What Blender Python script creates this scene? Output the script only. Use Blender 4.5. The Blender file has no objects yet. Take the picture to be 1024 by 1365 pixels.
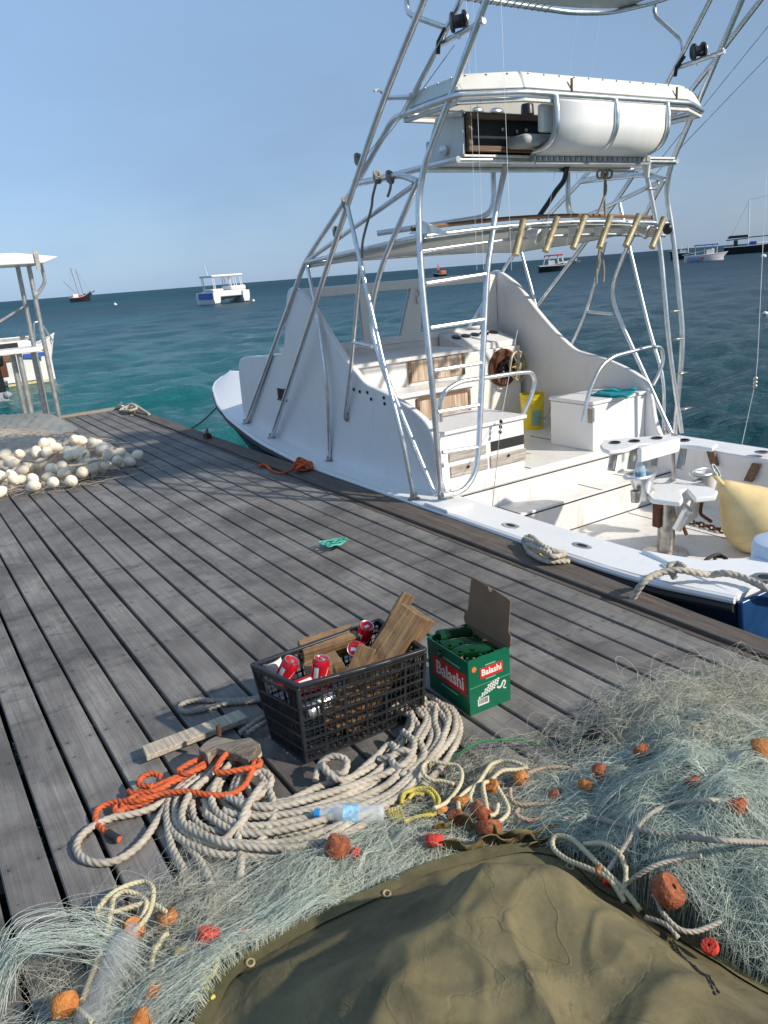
import bpy, math, random
import numpy as np
from mathutils import Vector, Matrix, noise
random.seed(7); rng = np.random.default_rng(7)
PI = math.pi
scene = bpy.context.scene
COL = scene.collection

# ------------------------------------------------------------------ camera frame
# world: Z up, Y along the deck boards, X across them; deck surface is z = 0
R3 = np.array([[.8358, -.2214, .5023], [-.5440, -.2099, .8124], [-.0744, -.9523, -.2959]])
FPX, CX, CY, CAMZ = 1031.0, 512.0, 682.5, 1.6
def ray(px, py): return R3 @ np.array([px - CX, py - CY, FPX])
def G(px, py, z=0.0):
    d = ray(px, py); t = (z - CAMZ) / d[2]
    return (d[0] * t, d[1] * t, z)
def PX(px, py, x):
    d = ray(px, py); t = x / d[0]; return (x, d[1] * t, CAMZ + d[2] * t)
def PY(px, py, y):
    d = ray(px, py); t = y / d[1]; return (d[0] * t, y, CAMZ + d[2] * t)
XC = 4.36
def mir(p): return (2 * XC - p[0], p[1], p[2])
def lerp(a, b, t): return tuple(a[i] + (b[i] - a[i]) * t for i in range(len(a)))
def interp(tab, y):
    if y <= tab[0][0]: return tab[0][1]
    for (a, va), (b, vb) in zip(tab, tab[1:]):
        if y <= b: return va + (vb - va) * (y - a) / (b - a)
    return tab[-1][1]

# ------------------------------------------------------------------ mesh helpers
WM = {}                                                      # world matrices of everything linked
def cr(pts, n=6, closed=False):
    """Catmull-Rom through pts"""
    P = [Vector(p) for p in pts]; m = len(P); out = []
    segs = m if closed else m - 1
    for i in range(segs):
        if closed: a, b, c, d = P[(i-1) % m], P[i], P[(i+1) % m], P[(i+2) % m]
        else: a, b, c, d = P[max(i-1, 0)], P[i], P[i+1], P[min(i+2, m-1)]
        for k in range(n):
            t = k / n
            out.append(.5*((2*b) + (c-a)*t + (2*a-5*b+4*c-d)*t*t + (3*b-a-3*c+d)*t**3))
    if not closed: out.append(P[-1])
    return out
def fillet(pts, r=.08, n=5):
    """polyline with rounded corners"""
    P = [Vector(p) for p in pts]; out = [P[0]]
    for i in range(1, len(P)-1):
        a, b, c = P[i-1], P[i], P[i+1]
        d1, d2 = (a-b), (c-b); q = min(r, d1.length*.45, d2.length*.45)
        s, e = b + d1.normalized()*q, b + d2.normalized()*q
        for k in range(n+1):
            t = k/n; out.append((1-t)**2*s + 2*t*(1-t)*b + t*t*e)
    out.append(P[-1]); return out
def resample(pts, step):
    P = np.array([tuple(p) for p in pts]); L = np.r_[0, np.cumsum(np.linalg.norm(np.diff(P, axis=0), axis=1))]
    n = max(2, int(L[-1]/step)+1); s = np.linspace(0, L[-1], n)
    return np.stack([np.interp(s, L, P[:, k]) for k in range(3)], 1)
def frames(P, closed=False):
    P = np.asarray([tuple(p) for p in P], float); T = np.gradient(P, axis=0)
    if closed: T = np.roll(P, -1, 0) - np.roll(P, 1, 0)
    T /= np.linalg.norm(T, axis=1)[:, None] + 1e-12
    u = np.cross(T[0], [0, 0, 1.]); 
    if np.linalg.norm(u) < 1e-3: u = np.cross(T[0], [0, 1., 0])
    u /= np.linalg.norm(u); U = [u]
    for i in range(1, len(P)):
        u = U[-1] - T[i]*np.dot(U[-1], T[i]); u /= np.linalg.norm(u)+1e-12; U.append(u)
    U = np.array(U); return P, T, U, np.cross(T, U)

class MB:
    def __init__(s): s.v = []; s.f = []; s.m = []
    def add(s, vs, fs, m=0):
        o = len(s.v); s.v += [tuple(float(c) for c in v) for v in vs]
        s.f += [tuple(o+i for i in f) for f in fs]; s.m += [m]*len(fs); return s
    def obox(s, c, a, b, d, m=0):
        """box from centre and three half-axis vectors"""
        c, a, b, d = map(Vector, (c, a, b, d)); vs = []
        for k in (-1, 1):
            for j in (-1, 1):
                for i in (-1, 1): vs.append(c+a*i+b*j+d*k)
        fs = [(0,2,3,1),(4,5,7,6),(0,1,5,4),(2,6,7,3),(0,4,6,2),(1,3,7,5)]
        if a.cross(b).dot(d) < 0: fs = [f[::-1] for f in fs]
        return s.add(vs, fs, m)
    def box(s, x0, x1, y0, y1, z0, z1, m=0):
        return s.obox(((x0+x1)/2,(y0+y1)/2,(z0+z1)/2), ((x1-x0)/2,0,0), (0,(y1-y0)/2,0), (0,0,(z1-z0)/2), m)
    def tube(s, pts, r, n=8, closed=False, m=0, caps=True):
        P, T, U, V = frames(pts, closed); k = len(P); vs = []
        rr = r if hasattr(r, '__len__') else [r]*k
        for i in range(k):
            for j in range(n):
                a = 2*PI*j/n; vs.append(P[i]+(U[i]*math.cos(a)+V[i]*math.sin(a))*rr[i])
        fs = []
        for i in range(k if closed else k-1):
            i2 = (i+1) % k
            for j in range(n): fs.append((i*n+j, i*n+(j+1) % n, i2*n+(j+1) % n, i2*n+j))
        if caps and not closed: fs += [tuple(range(n))[::-1], tuple((k-1)*n+j for j in range(n))]
        return s.add(vs, fs, m)
    def rope(s, pts, r, lay=None, n=12, step=None, m=0, closed=False):
        """three strand laid rope: lobed section twisting along the path"""
        lay = lay or r*5.5; step = step or r*.55
        P, T, U, V = frames(resample(pts, step), closed); k = len(P); vs = []
        ang = np.arange(n)*2*PI/n
        rad = r*(.80+.22*np.abs(np.cos(1.5*ang)))
        tw = np.arange(k)*step*2*PI/lay
        for i in range(k):
            c, d = np.cos(ang+tw[i])*rad, np.sin(ang+tw[i])*rad
            vs += list(P[i] + c[:, None]*U[i] + d[:, None]*V[i])
        fs = []
        for i in range(k-1):
            for j in range(n): fs.append((i*n+j, i*n+(j+1) % n, (i+1)*n+(j+1) % n, (i+1)*n+j))
        fs += [tuple(range(n))[::-1], tuple((k-1)*n+j for j in range(n))]
        return s.add(vs, fs, m)
    def lathe(s, prof, o=(0,0,0), ax=(0,0,1), n=20, m=0):
        """profile of (radius, height) about axis ax at o"""
        ax = Vector(ax).normalized(); q = ax.to_track_quat('Z', 'Y'); o = Vector(o); vs = []
        for r, h in prof:
            for j in range(n):
                a = 2*PI*j/n; vs.append(o + q @ Vector((r*math.cos(a), r*math.sin(a), h)))
        fs = []
        for i in range(len(prof)-1):
            for j in range(n): fs.append((i*n+j, i*n+(j+1) % n, (i+1)*n+(j+1) % n, (i+1)*n+j))
        if prof[0][0] > 1e-6: fs.append(tuple(range(n))[::-1])
        if prof[-1][0] > 1e-6: fs.append(tuple((len(prof)-1)*n+j for j in range(n)))
        return s.add(vs, fs, m)
    def prism(s, poly, off, m=0):
        """extrude a planar polygon (3d points) by vector off"""
        n = len(poly); off = Vector(off); P = [Vector(p) for p in poly]
        nrm = Vector((0,0,0))
        for i in range(n): nrm += P[i].cross(P[(i+1) % n])
        if nrm.dot(off) > 0: P = P[::-1]
        vs = P + [p+off for p in P]
        fs = [tuple(range(n)), tuple(range(2*n-1, n-1, -1))]
        fs += [(i, n+i, n+(i+1) % n, (i+1) % n) for i in range(n)]
        return s.add(vs, fs, m)
    def grid(s, fn, nu, nv, m=0, closed_u=False):
        vs = [fn(i/(nu if closed_u else nu-1), j/(nv-1)) for i in range(nu) for j in range(nv)]; fs = []
        for i in range(nu if closed_u else nu-1):
            for j in range(nv-1):
                a, b = i*nv+j, ((i+1) % nu)*nv+j; fs.append((a, b, b+1, a+1))
        return s.add(vs, fs, m)
    def ell(s, c, r, q=None, nu=14, nv=9, m=0):
        c = Vector(c); q = q or Matrix.Identity(3); vs = []; fs = []
        for j in range(nv+1):
            t = PI*j/nv
            for i in range(nu):
                a = 2*PI*i/nu
                vs.append(c + q @ Vector((r[0]*math.sin(t)*math.cos(a), r[1]*math.sin(t)*math.sin(a), r[2]*math.cos(t))))
        for j in range(nv):
            for i in range(nu): fs.append((j*nu+i, (j+1)*nu+i, (j+1)*nu+(i+1) % nu, j*nu+(i+1) % nu))
        return s.add(vs, fs, m)
    def build(s, name, mats, parent=None, bevel=0, angle=35, smooth=True, seg=2):
        me = bpy.data.meshes.new(name); V = np.array(s.v); c = (V.min(0)+V.max(0))/2
        if parent is None: c[2] = V[:, 2].min()
        return link_mesh(name, me, V, s.f, s.m, mats, parent, c, bevel, angle, smooth, seg)

def link_mesh(name, me, V, F, MI, mats, parent, c, bevel=0, angle=35, smooth=True, seg=2):
    mats = mats if isinstance(mats, (list, tuple)) else [mats]
    P = WM[parent.name] if parent else Matrix.Identity(4)
    if parent:
        Pi = np.array(P.inverted()); Vl = V @ Pi[:3, :3].T + Pi[:3, 3]; cl = Pi[:3, :3] @ c + Pi[:3, 3]
    else: Vl, cl = V, c
    me.from_pydata([tuple(p) for p in (Vl-cl)], [], F)
    for m in mats: me.materials.append(m)
    if len(mats) > 1: me.polygons.foreach_set('material_index', MI)
    if smooth:
        me.polygons.foreach_set('use_smooth', [True]*len(me.polygons)); me.set_sharp_from_angle(angle=math.radians(angle))
    me.update()
    o = bpy.data.objects.new(name, me); COL.objects.link(o)
    o.location = tuple(cl); o.parent = parent
    WM[o.name] = P @ Matrix.Translation(cl)
    if bevel:
        b = o.modifiers.new('bevel', 'BEVEL'); b.width = bevel; b.segments = seg; b.limit_method = 'ANGLE'; b.angle_limit = math.radians(50)
        b.harden_normals = False
    return o
def tag(o, label=None, cat=None, group=None, kind=None):
    if label: o['label'] = label
    if cat: o['category'] = cat
    if group: o['group'] = group
    if kind: o['kind'] = kind
    return o
def thing(name, loc, label, cat, group=None, rz=0):
    o = bpy.data.objects.new(name, None); COL.objects.link(o); o.location = loc; o.rotation_euler = (0, 0, rz)
    o.empty_display_size = .1
    WM[o.name] = Matrix.Translation(loc) @ Matrix.Rotation(rz, 4, 'Z')
    return tag(o, label, cat, group)
def copy_tree(o, parent=None):
    c = o.copy(); COL.objects.link(c)
    if parent: c.parent = parent
    for ch in [x for x in bpy.data.objects if x.parent == o]: copy_tree(ch, c)
    return c
def strand_mesh(name, P, r, mat, parent=None, sides=3):
    """P (n, k, 3) polylines -> one mesh of thin tubes"""
    n, k, _ = P.shape
    T = np.gradient(P, axis=1); T /= np.linalg.norm(T, axis=2)[..., None]+1e-9
    up = np.array([.13, .21, 1.]); U = np.cross(T, up); U /= np.linalg.norm(U, axis=2)[..., None]+1e-9
    W = np.cross(T, U); V = []
    rr = np.asarray(r).reshape(-1, 1, 1) if np.ndim(r) else r
    for s in range(sides):
        a = 2*PI*s/sides; V.append(P + (U*math.cos(a)+W*math.sin(a))*rr)
    V = np.stack(V, 2).reshape(-1, 3)
    idx = np.arange(n*k*sides).reshape(n, k, sides); a = idx[:, :-1, :]; b = idx[:, 1:, :]
    Q = np.stack([a, np.roll(a, -1, 2), np.roll(b, -1, 2), b], -1).reshape(-1, 4)
    me = bpy.data.meshes.new(name); c = (V.min(0)+V.max(0))/2
    if parent is None: c[2] = V[:, 2].min()
    P4 = WM[parent.name] if parent else Matrix.Identity(4)
    Pi = np.array(P4.inverted()); Vl = V @ Pi[:3, :3].T + Pi[:3, 3]; cl = Pi[:3, :3] @ c + Pi[:3, 3]
    me.vertices.add(len(V)); me.vertices.foreach_set('co', (Vl-cl).ravel())
    me.loops.add(Q.size); me.loops.foreach_set('vertex_index', Q.ravel().astype(np.int32))
    me.polygons.add(len(Q)); me.polygons.foreach_set('loop_start', np.arange(len(Q), dtype=np.int32)*4)
    me.polygons.foreach_set('use_smooth', np.ones(len(Q), bool))
    me.update(calc_edges=True); me.validate()
    me.materials.append(mat)
    o = bpy.data.objects.new(name, me); COL.objects.link(o); o.location = tuple(cl); o.parent = parent
    WM[o.name] = P4 @ Matrix.Translation(cl); return o

# ------------------------------------------------------------------ materials
class NT:
    def __init__(s, name):
        s.mat = bpy.data.materials.new(name); s.mat.use_nodes = True; s.t = s.mat.node_tree
        s.b = s.t.nodes['Principled BSDF']; s.tc = s.n('ShaderNodeTexCoord'); s.geo = s.n('ShaderNodeNewGeometry')
    def n(s, ty, **k):
        x = s.t.nodes.new(ty)
        for a, v in k.items(): setattr(x, a, v)
        return x
    def l(s, a, b): s.t.links.new(a, b)
    def inp(s, x, v):
        if hasattr(v, 'is_linked') or hasattr(v, 'links'): s.l(v, x)
        else: x.default_value = v
    def pos(s, scale=(1,1,1), rot=(0,0,0), obj=False):
        m = s.n('ShaderNodeMapping'); s.l(s.tc.outputs['Object'] if obj else s.geo.outputs['Position'], m.inputs[0])
        m.inputs['Scale'].default_value = scale; m.inputs['Rotation'].default_value = rot; return m.outputs[0]
    def noise(s, vec, scale=5, detail=4, rough=.55, dist=0, out='Fac'):
        x = s.n('ShaderNodeTexNoise'); s.l(vec, x.inputs['Vector']); x.inputs['Scale'].default_value = scale
        x.inputs['Detail'].default_value = detail; x.inputs['Roughness'].default_value = rough; x.inputs['Distortion'].default_value = dist
        return x.outputs[out]
    def ramp(s, f, stops, interp='LINEAR'):
        x = s.n('ShaderNodeValToRGB'); s.l(f, x.inputs[0]); e = x.color_ramp.elements; x.color_ramp.interpolation = interp
        while len(e) < len(stops): e.new(.5)
        for i, (p, c) in enumerate(stops):
            e[i].position = p; e[i].color = (c, c, c, 1) if not hasattr(c, '__len__') else (*c[:3], 1)
        return x.outputs[0]
    def mix(s, f, a, b, mode='MIX'):
        x = s.n('ShaderNodeMix', data_type='RGBA', blend_type=mode); s.inp(x.inputs[0], f)
        for k, v in ((6, a), (7, b)):
            if isinstance(v, (tuple, list)): x.inputs[k].default_value = (*v[:3], 1)
            else: s.l(v, x.inputs[k])
        return x.outputs[2]
    def math(s, op, a, b=0.0, c=None):
        x = s.n('ShaderNodeMath', operation=op); s.inp(x.inputs[0], a); s.inp(x.inputs[1], b)
        if c is not None: s.inp(x.inputs[2], c)
        return x.outputs[0]
    def sep(s, vec):
        x = s.n('ShaderNodeSeparateXYZ'); s.l(vec, x.inputs[0]); return x.outputs
    def bump(s, h, strength=.3, dist=.01, normal=None):
        x = s.n('ShaderNodeBump'); s.l(h, x.inputs['Height']); x.inputs['Strength'].default_value = strength; x.inputs['Distance'].default_value = dist
        if normal is not None: s.l(normal, x.inputs['Normal'])
        return x.outputs[0]
    def set(s, color=None, rough=None, metal=None, normal=None, **k):
        if color is not None:
            if isinstance(color, (tuple, list)): s.b.inputs['Base Color'].default_value = (*color[:3], 1)
            else: s.l(color, s.b.inputs['Base Color'])
        if rough is not None: s.inp(s.b.inputs['Roughness'], rough)
        if metal is not None: s.inp(s.b.inputs['Metallic'], metal)
        if normal is not None: s.l(normal, s.b.inputs['Normal'])
        for kk, v in k.items(): s.inp(s.b.inputs[kk.replace('_', ' ')], v)
        return s.mat

def simple(name, col, rough=.5, metal=0, var=.25, scale=8, bump=0, bscale=40, **k):
    """colour broken up by soft noise, optional fine bump"""
    t = NT(name); f = t.noise(t.pos(), scale, 5, .6)
    lo = tuple(c*(1-var) for c in col); hi = tuple(min(1, c*(1+var)) for c in col)
    c = t.ramp(f, [(.3, lo), (.7, hi)]); rf = t.math('MULTIPLY_ADD', t.noise(t.pos(), scale*2.3, 3), .25, rough-.12)
    n = t.bump(t.noise(t.pos(), bscale, 4, .6), bump, .004) if bump else None
    return t.set(c, rf, metal, n, **k)

def mat_white(name, base=(.80,.79,.76), dirt=.5, rust=0.0, grey=(.42,.36,.28)):
    """aged white paint / gelcoat: blotches, grime runs, a few rust stains"""
    t = NT(name)
    f1 = t.noise(t.pos(), 3.1, 5, .62); c = t.mix(t.ramp(f1, [(.42, 0), (.8, .5*dirt)]), base, tuple(b*.8 for b in base))
    run = t.noise(t.pos((14, 14, 1.6)), 1.0, 4, .6, .4); c = t.mix(t.ramp(run, [(.58, 0), (.80, .55*dirt)]), c, grey)
    sp = t.noise(t.pos(), 34, 3, .6); c = t.mix(t.ramp(sp, [(.66, 0), (.74, .5*dirt)]), c, (.33,.25,.17))
    if rust:
        rs = t.noise(t.pos((6, 6, 1.2)), 2.0, 5, .65, .8); c = t.mix(t.ramp(rs, [(.56, 0), (.68, rust)]), c, (.34,.14,.05))
    n = t.bump(t.noise(t.pos(), 5, 3), .06, .02)
    return t.set(c, t.ramp(t.noise(t.pos(), 9, 3), [(.3, .28), (.7, .5)]), 0, n)

M = {}
M['white'] = mat_white('white_gelcoat', (.78,.76,.745), .32, .10)
M['white_clean'] = mat_white('white_paint', (.81,.80,.785), .35)
M['white_worn'] = mat_white('worn_white_paint', (.79,.77,.73), .65, .28)
M['cushion'] = mat_white('white_vinyl', (.78,.76,.70), .6)
M['grey_vinyl'] = simple('grey_vinyl', (.36,.36,.35), .55)
def mat_alu():
    t = NT('aluminium_tube'); f = t.noise(t.pos(), 18, 4, .6)
    c = t.ramp(f, [(.3, (.60,.61,.62)), (.7, (.78,.79,.80))])
    return t.set(c, t.ramp(t.noise(t.pos(), 6, 3), [(.3, .27), (.75, .40)]), .92)
M['alu'] = mat_alu()
M['steel'] = simple('dull_steel', (.42,.40,.37), .35, .9, .35, 20)
M['brass'] = simple('tarnished_brass', (.40,.33,.19), .5, .2, .3, 25)
M['black'] = simple('black_plastic', (.012,.012,.014), .38, 0, .4, 30)
M['crate'] = simple('sunned_black_plastic', (.020,.021,.024), .42, 0, .4, 25)
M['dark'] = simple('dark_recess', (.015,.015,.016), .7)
M['rubber'] = simple('black_rubber', (.02,.02,.022), .6)
M['yellow'] = simple('yellow_plastic', (.72,.53,.015), .35, 0, .12, 12)
M['buoy'] = simple('pale_orange_plastic', (.72,.55,.27), .38, 0, .14, 7, .05, 20)
M['teal_cloth'] = simple('teal_cloth', (.0,.22,.26), .9, 0, .25, 30, .4, 300)
M['navy_shaded'] = simple('shaded_navy_hull_paint', (.006,.014,.034), .22, 0, .3, 5)  # hull blue darkened so the colour itself carries the shade on the sides
M['glass'] = None
def mat_glass(name, col=(.7,.85,.85), rough=.02, alpha_like=1.0, ior=1.45):
    t = NT(name); return t.set(col, rough, 0, None, Transmission_Weight=alpha_like, IOR=ior)
M['bottle_glass'] = simple('green_bottle_glass', (.002,.045,.011), .04, 0, .3, 12)
M['clear_plastic'] = simple('clear_plastic', (.80,.86,.88), .12, 0, .1, 40); M['clear_plastic'].node_tree.nodes['Principled BSDF'].inputs['Alpha'].default_value = .38
def mat_wood(name, cols, scale=1.0, axis='Y', rough=.7, bump=.4, obj=False, stain=0.):
    t = NT(name); s = {'X': (1.2, 26, 26), 'Y': (26, 1.2, 26), 'Z': (26, 26, 1.2)}[axis]
    g = t.noise(t.pos(tuple(a*scale for a in s), obj=obj), 1.0, 5, .6, .6)
    g2 = t.noise(t.pos(tuple(a*scale*3.2 for a in s), obj=obj), 1.0, 3, .6)
    c = t.ramp(g, [(.25, cols[0]), (.5, cols[1]), (.75, cols[2])])
    c = t.mix(t.ramp(g2, [(.35, .55), (.6, 0)]), c, tuple(x*.35 for x in cols[0]))
    if stain: c = t.mix(t.ramp(t.noise(t.pos(obj=obj), 7, 4, .6), [(.5, 0), (.68, stain)]), c, (.05,.03,.02))
    return t.set(c, rough, 0, t.bump(t.math('ADD', g, g2), bump, .004))
M['timber'] = mat_wood('rough_sawn_timber', [(.14,.075,.035), (.28,.165,.075), (.37,.24,.12)], 1.2, 'Z', .75, .6, True, .6)
M['timber_x'] = mat_wood('weathered_timber', [(.20,.12,.06), (.33,.21,.11), (.42,.29,.16)], 1.2, 'X', .75, .5, True, .35)
M['plank_pale'] = mat_wood('pale_weathered_plank', [(.26,.21,.15), (.38,.32,.24), (.46,.40,.31)], 1.3, 'X', .8, .4, True, .25)
M['driftwood'] = mat_wood('driftwood', [(.12,.095,.075), (.24,.20,.16), (.34,.29,.23)], 1.3, 'X', .85, .9, True, .5)
M['teak'] = mat_wood('old_teak', [(.11,.055,.028), (.20,.11,.06), (.28,.17,.10)], 1., 'X', .6, .4)
M['rustwood'] = mat_wood('stained_wood', [(.38,.20,.10), (.60,.47,.34), (.74,.67,.57)], .8, 'Z', .7, .3)

def mat_rope(name, col, var=.3, dirt=(.2,.15,.1)):
    t = NT(name); f = t.noise(t.pos(), 14, 5, .65); g = t.noise(t.pos(), 300, 2, .5)
    c = t.ramp(f, [(.3, tuple(x*(1-var) for x in col)), (.65, col)])
    c = t.mix(t.ramp(t.noise(t.pos(), 37, 4, .7), [(.55, 0), (.75, .6)]), c, dirt)
    return t.set(c, .88, 0, t.bump(g, .5, .002))
M['rope'] = mat_rope('off_white_rope', (.54,.475,.38), .38, (.19,.14,.09))
M['rope_cream'] = mat_rope('cream_twine', (.64,.56,.36), .2, (.3,.22,.10))
M['rope_grey'] = mat_rope('grey_rope', (.36,.32,.27))
M['rope_orange'] = mat_rope('orange_rope', (.66,.13,.04), .3, (.25,.05,.02))
M['rope_yellow'] = mat_rope('yellow_rope', (.66,.53,.10), .3, (.3,.22,.05))
M['rope_teal'] = mat_rope('sea_green_twine', (.10,.46,.36), .3, (.05,.25,.2))
M['rope_green'] = mat_rope('green_line', (.03,.22,.08), .3)
M['rope_pink'] = mat_rope('faded_pink_rope', (.48,.34,.24), .3, (.3,.12,.06))
def mat_cork(name, a, b):
    t = NT(name); f = t.noise(t.pos(), 60, 4, .65); v = t.n('ShaderNodeTexVoronoi'); t.l(t.pos(), v.inputs['Vector']); v.inputs['Scale'].default_value = 160
    c = t.ramp(f, [(.35, a), (.65, b)]); c = t.mix(t.ramp(v.outputs['Distance'], [(.1, .5), (.3, 0)]), c, tuple(x*.3 for x in a))
    return t.set(c, .85, 0, t.bump(t.math('ADD', f, v.outputs['Distance']), .5, .004))
M['cork'] = mat_cork('orange_cork', (.36,.11,.025), (.60,.24,.055))
M['cork_dark'] = mat_cork('rusty_cork', (.20,.045,.02), (.40,.13,.05))
M['cork_red'] = mat_cork('red_foam', (.50,.03,.02), (.68,.07,.04))
M['egg'] = simple('cream_foam', (.88,.77,.60), .75, 0, .10, 22, .3, 120)
def mat_net(name, a, b, rough=.35):
    t = NT(name); x = t.geo.outputs['Random Per Island']
    c = t.ramp(x, [(0, a), (1, b)]); return t.set(c, rough, 0)
M['net'] = mat_net('pale_green_monofilament', (.32,.41,.335), (.80,.83,.70))
M['net_warm'] = mat_net('straw_monofilament', (.32,.32,.24), (.66,.62,.50))
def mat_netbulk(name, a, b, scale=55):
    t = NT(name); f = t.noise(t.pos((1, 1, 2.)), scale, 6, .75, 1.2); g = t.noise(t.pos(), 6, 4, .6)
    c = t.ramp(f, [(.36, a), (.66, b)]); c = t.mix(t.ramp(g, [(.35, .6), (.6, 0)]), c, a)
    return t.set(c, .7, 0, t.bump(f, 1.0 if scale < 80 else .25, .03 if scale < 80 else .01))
M['netbulk'] = mat_netbulk('matted_green_netting', (.085,.125,.115), (.36,.45,.40))
M['netbulk_tan'] = mat_netbulk('matted_tan_netting', (.55,.44,.33), (.76,.66,.53), 90)
M['netbulk_grey'] = mat_netbulk('matted_grey_netting', (.17,.18,.18), (.33,.33,.31), 90)
def mat_tarp():
    t = NT('olive_canvas'); f = t.noise(t.pos(), 4.2, 6, .6, .5)
    c = t.ramp(f, [(.3, (.098,.084,.039)), (.52, (.148,.125,.059)), (.75, (.208,.171,.084))])
    sp = t.noise(t.pos(), 9, 5, .7, 1.5); c = t.mix(t.ramp(sp, [(.50, 0), (.70, .62)]), c, (.215,.155,.068))
    w = t.noise(t.pos(), 26, 5, .7); c = t.mix(t.ramp(w, [(.62, 0), (.75, .35)]), c, (.045,.038,.018))
    weave = t.noise(t.pos(), 420, 2, .5); cre = t.noise(t.pos((1, 1, 1)), 10, 6, .6, .1)
    v = t.n('ShaderNodeTexVoronoi', feature='DISTANCE_TO_EDGE'); wv = t.n('ShaderNodeVectorMath', operation='ADD')
    t.l(t.pos(), wv.inputs[0]); nn = t.n('ShaderNodeVectorMath', operation='SCALE'); t.l(t.noise(t.pos(), 6, 4, .6, 0, 'Color'), nn.inputs[0]); nn.inputs['Scale'].default_value = .25
    t.l(nn.outputs[0], wv.inputs[1]); t.l(wv.outputs[0], v.inputs['Vector']); v.inputs['Scale'].default_value = 3.2
    cr_ = t.ramp(v.outputs['Distance'], [(0, 0), (.035, 1)])
    la = t.math('ABSOLUTE', t.math('SUBTRACT', t.noise(t.pos(), 2.6, 3, .5, .3), .5)); lb = t.math('ABSOLUTE', t.math('SUBTRACT', t.noise(t.pos((1.7, .8, 1), (0, 0, .6)), 5.5, 3, .5, .2), .5))
    ln = t.math('MAXIMUM', t.math('MULTIPLY', t.ramp(la, [(0, 1), (.006, 0)]), t.ramp(t.noise(t.pos(), 4, 2), [(.42, 0), (.6, 1)])), t.math('MULTIPLY', t.ramp(lb, [(0, 1), (.006, 0)]), t.ramp(t.noise(t.pos(), 3, 2), [(.45, 0), (.6, .8)])))
    n = t.bump(weave, .3, .002); n = t.bump(cre, .22, .012, n); n = t.bump(cr_, .25, .004, n); n = t.bump(ln, .4, .003, n); c = t.mix(t.math('MULTIPLY', ln, .35), c, (.05,.042,.02)); c = t.mix(t.ramp(t.noise(t.pos(), 2.3, 7, .72, .4), [(.45, 0), (.62, .6)]), c, (.048,.040,.019)); c = t.mix(t.ramp(t.noise(t.pos(), 70, 4, .7), [(.5, 0), (.75, .45)]), c, (.17,.135,.07))  # crease lines also darkened in the colour as painted shading, over mottled stains
    return t.set(c, .82, 0, n)
M['tarp'] = mat_tarp()
M['tarp_fold'] = simple('faded_canvas_fold', (.17,.125,.05), .85, 0, .4, 30, .5, 200)
M['card'] = simple('brown_cardboard', (.21,.125,.07), .85, 0, .12, 10)
M['carton'] = simple('green_printed_card', (.004,.125,.062), .35, 0, .12, 10)
M['label_red'] = simple('red_print', (.60,.022,.02), .4, 0, .1)
M['print_white'] = simple('white_print', (.78,.76,.70), .5, 0, .06)
M['print_pale'] = simple('pale_green_print', (.25,.40,.30), .5, 0, .1)
M['can_red'] = simple('red_can_paint', (.60,.012,.025), .25, .35, .12, 40)
M['can_alu'] = simple('bare_can_metal', (.72,.72,.72), .25, .95, .1, 60)
M['red'] = simple('red_paint', (.55,.03,.02), .5)
M['orange'] = simple('orange_paint', (.75,.16,.04), .5)
M['blue'] = simple('blue_paint', (.03,.10,.42), .4)
M['hull_black'] = simple('black_hull', (.014,.016,.022), .4)
M['hull_grey'] = simple('grey_hull', (.30,.31,.33), .5)
M['drum'] = simple('pale_blue_plastic', (.46,.55,.68), .4, 0, .06)
M['paper'] = simple('white_paper_cup', (.72,.70,.65), .7)
M['rust'] = simple('rusty_iron', (.13,.055,.03), .8, .3, .4, 60, .5, 200)
M['bluecap'] = simple('blue_bottle_cap', (.02,.25,.65), .35)

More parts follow.
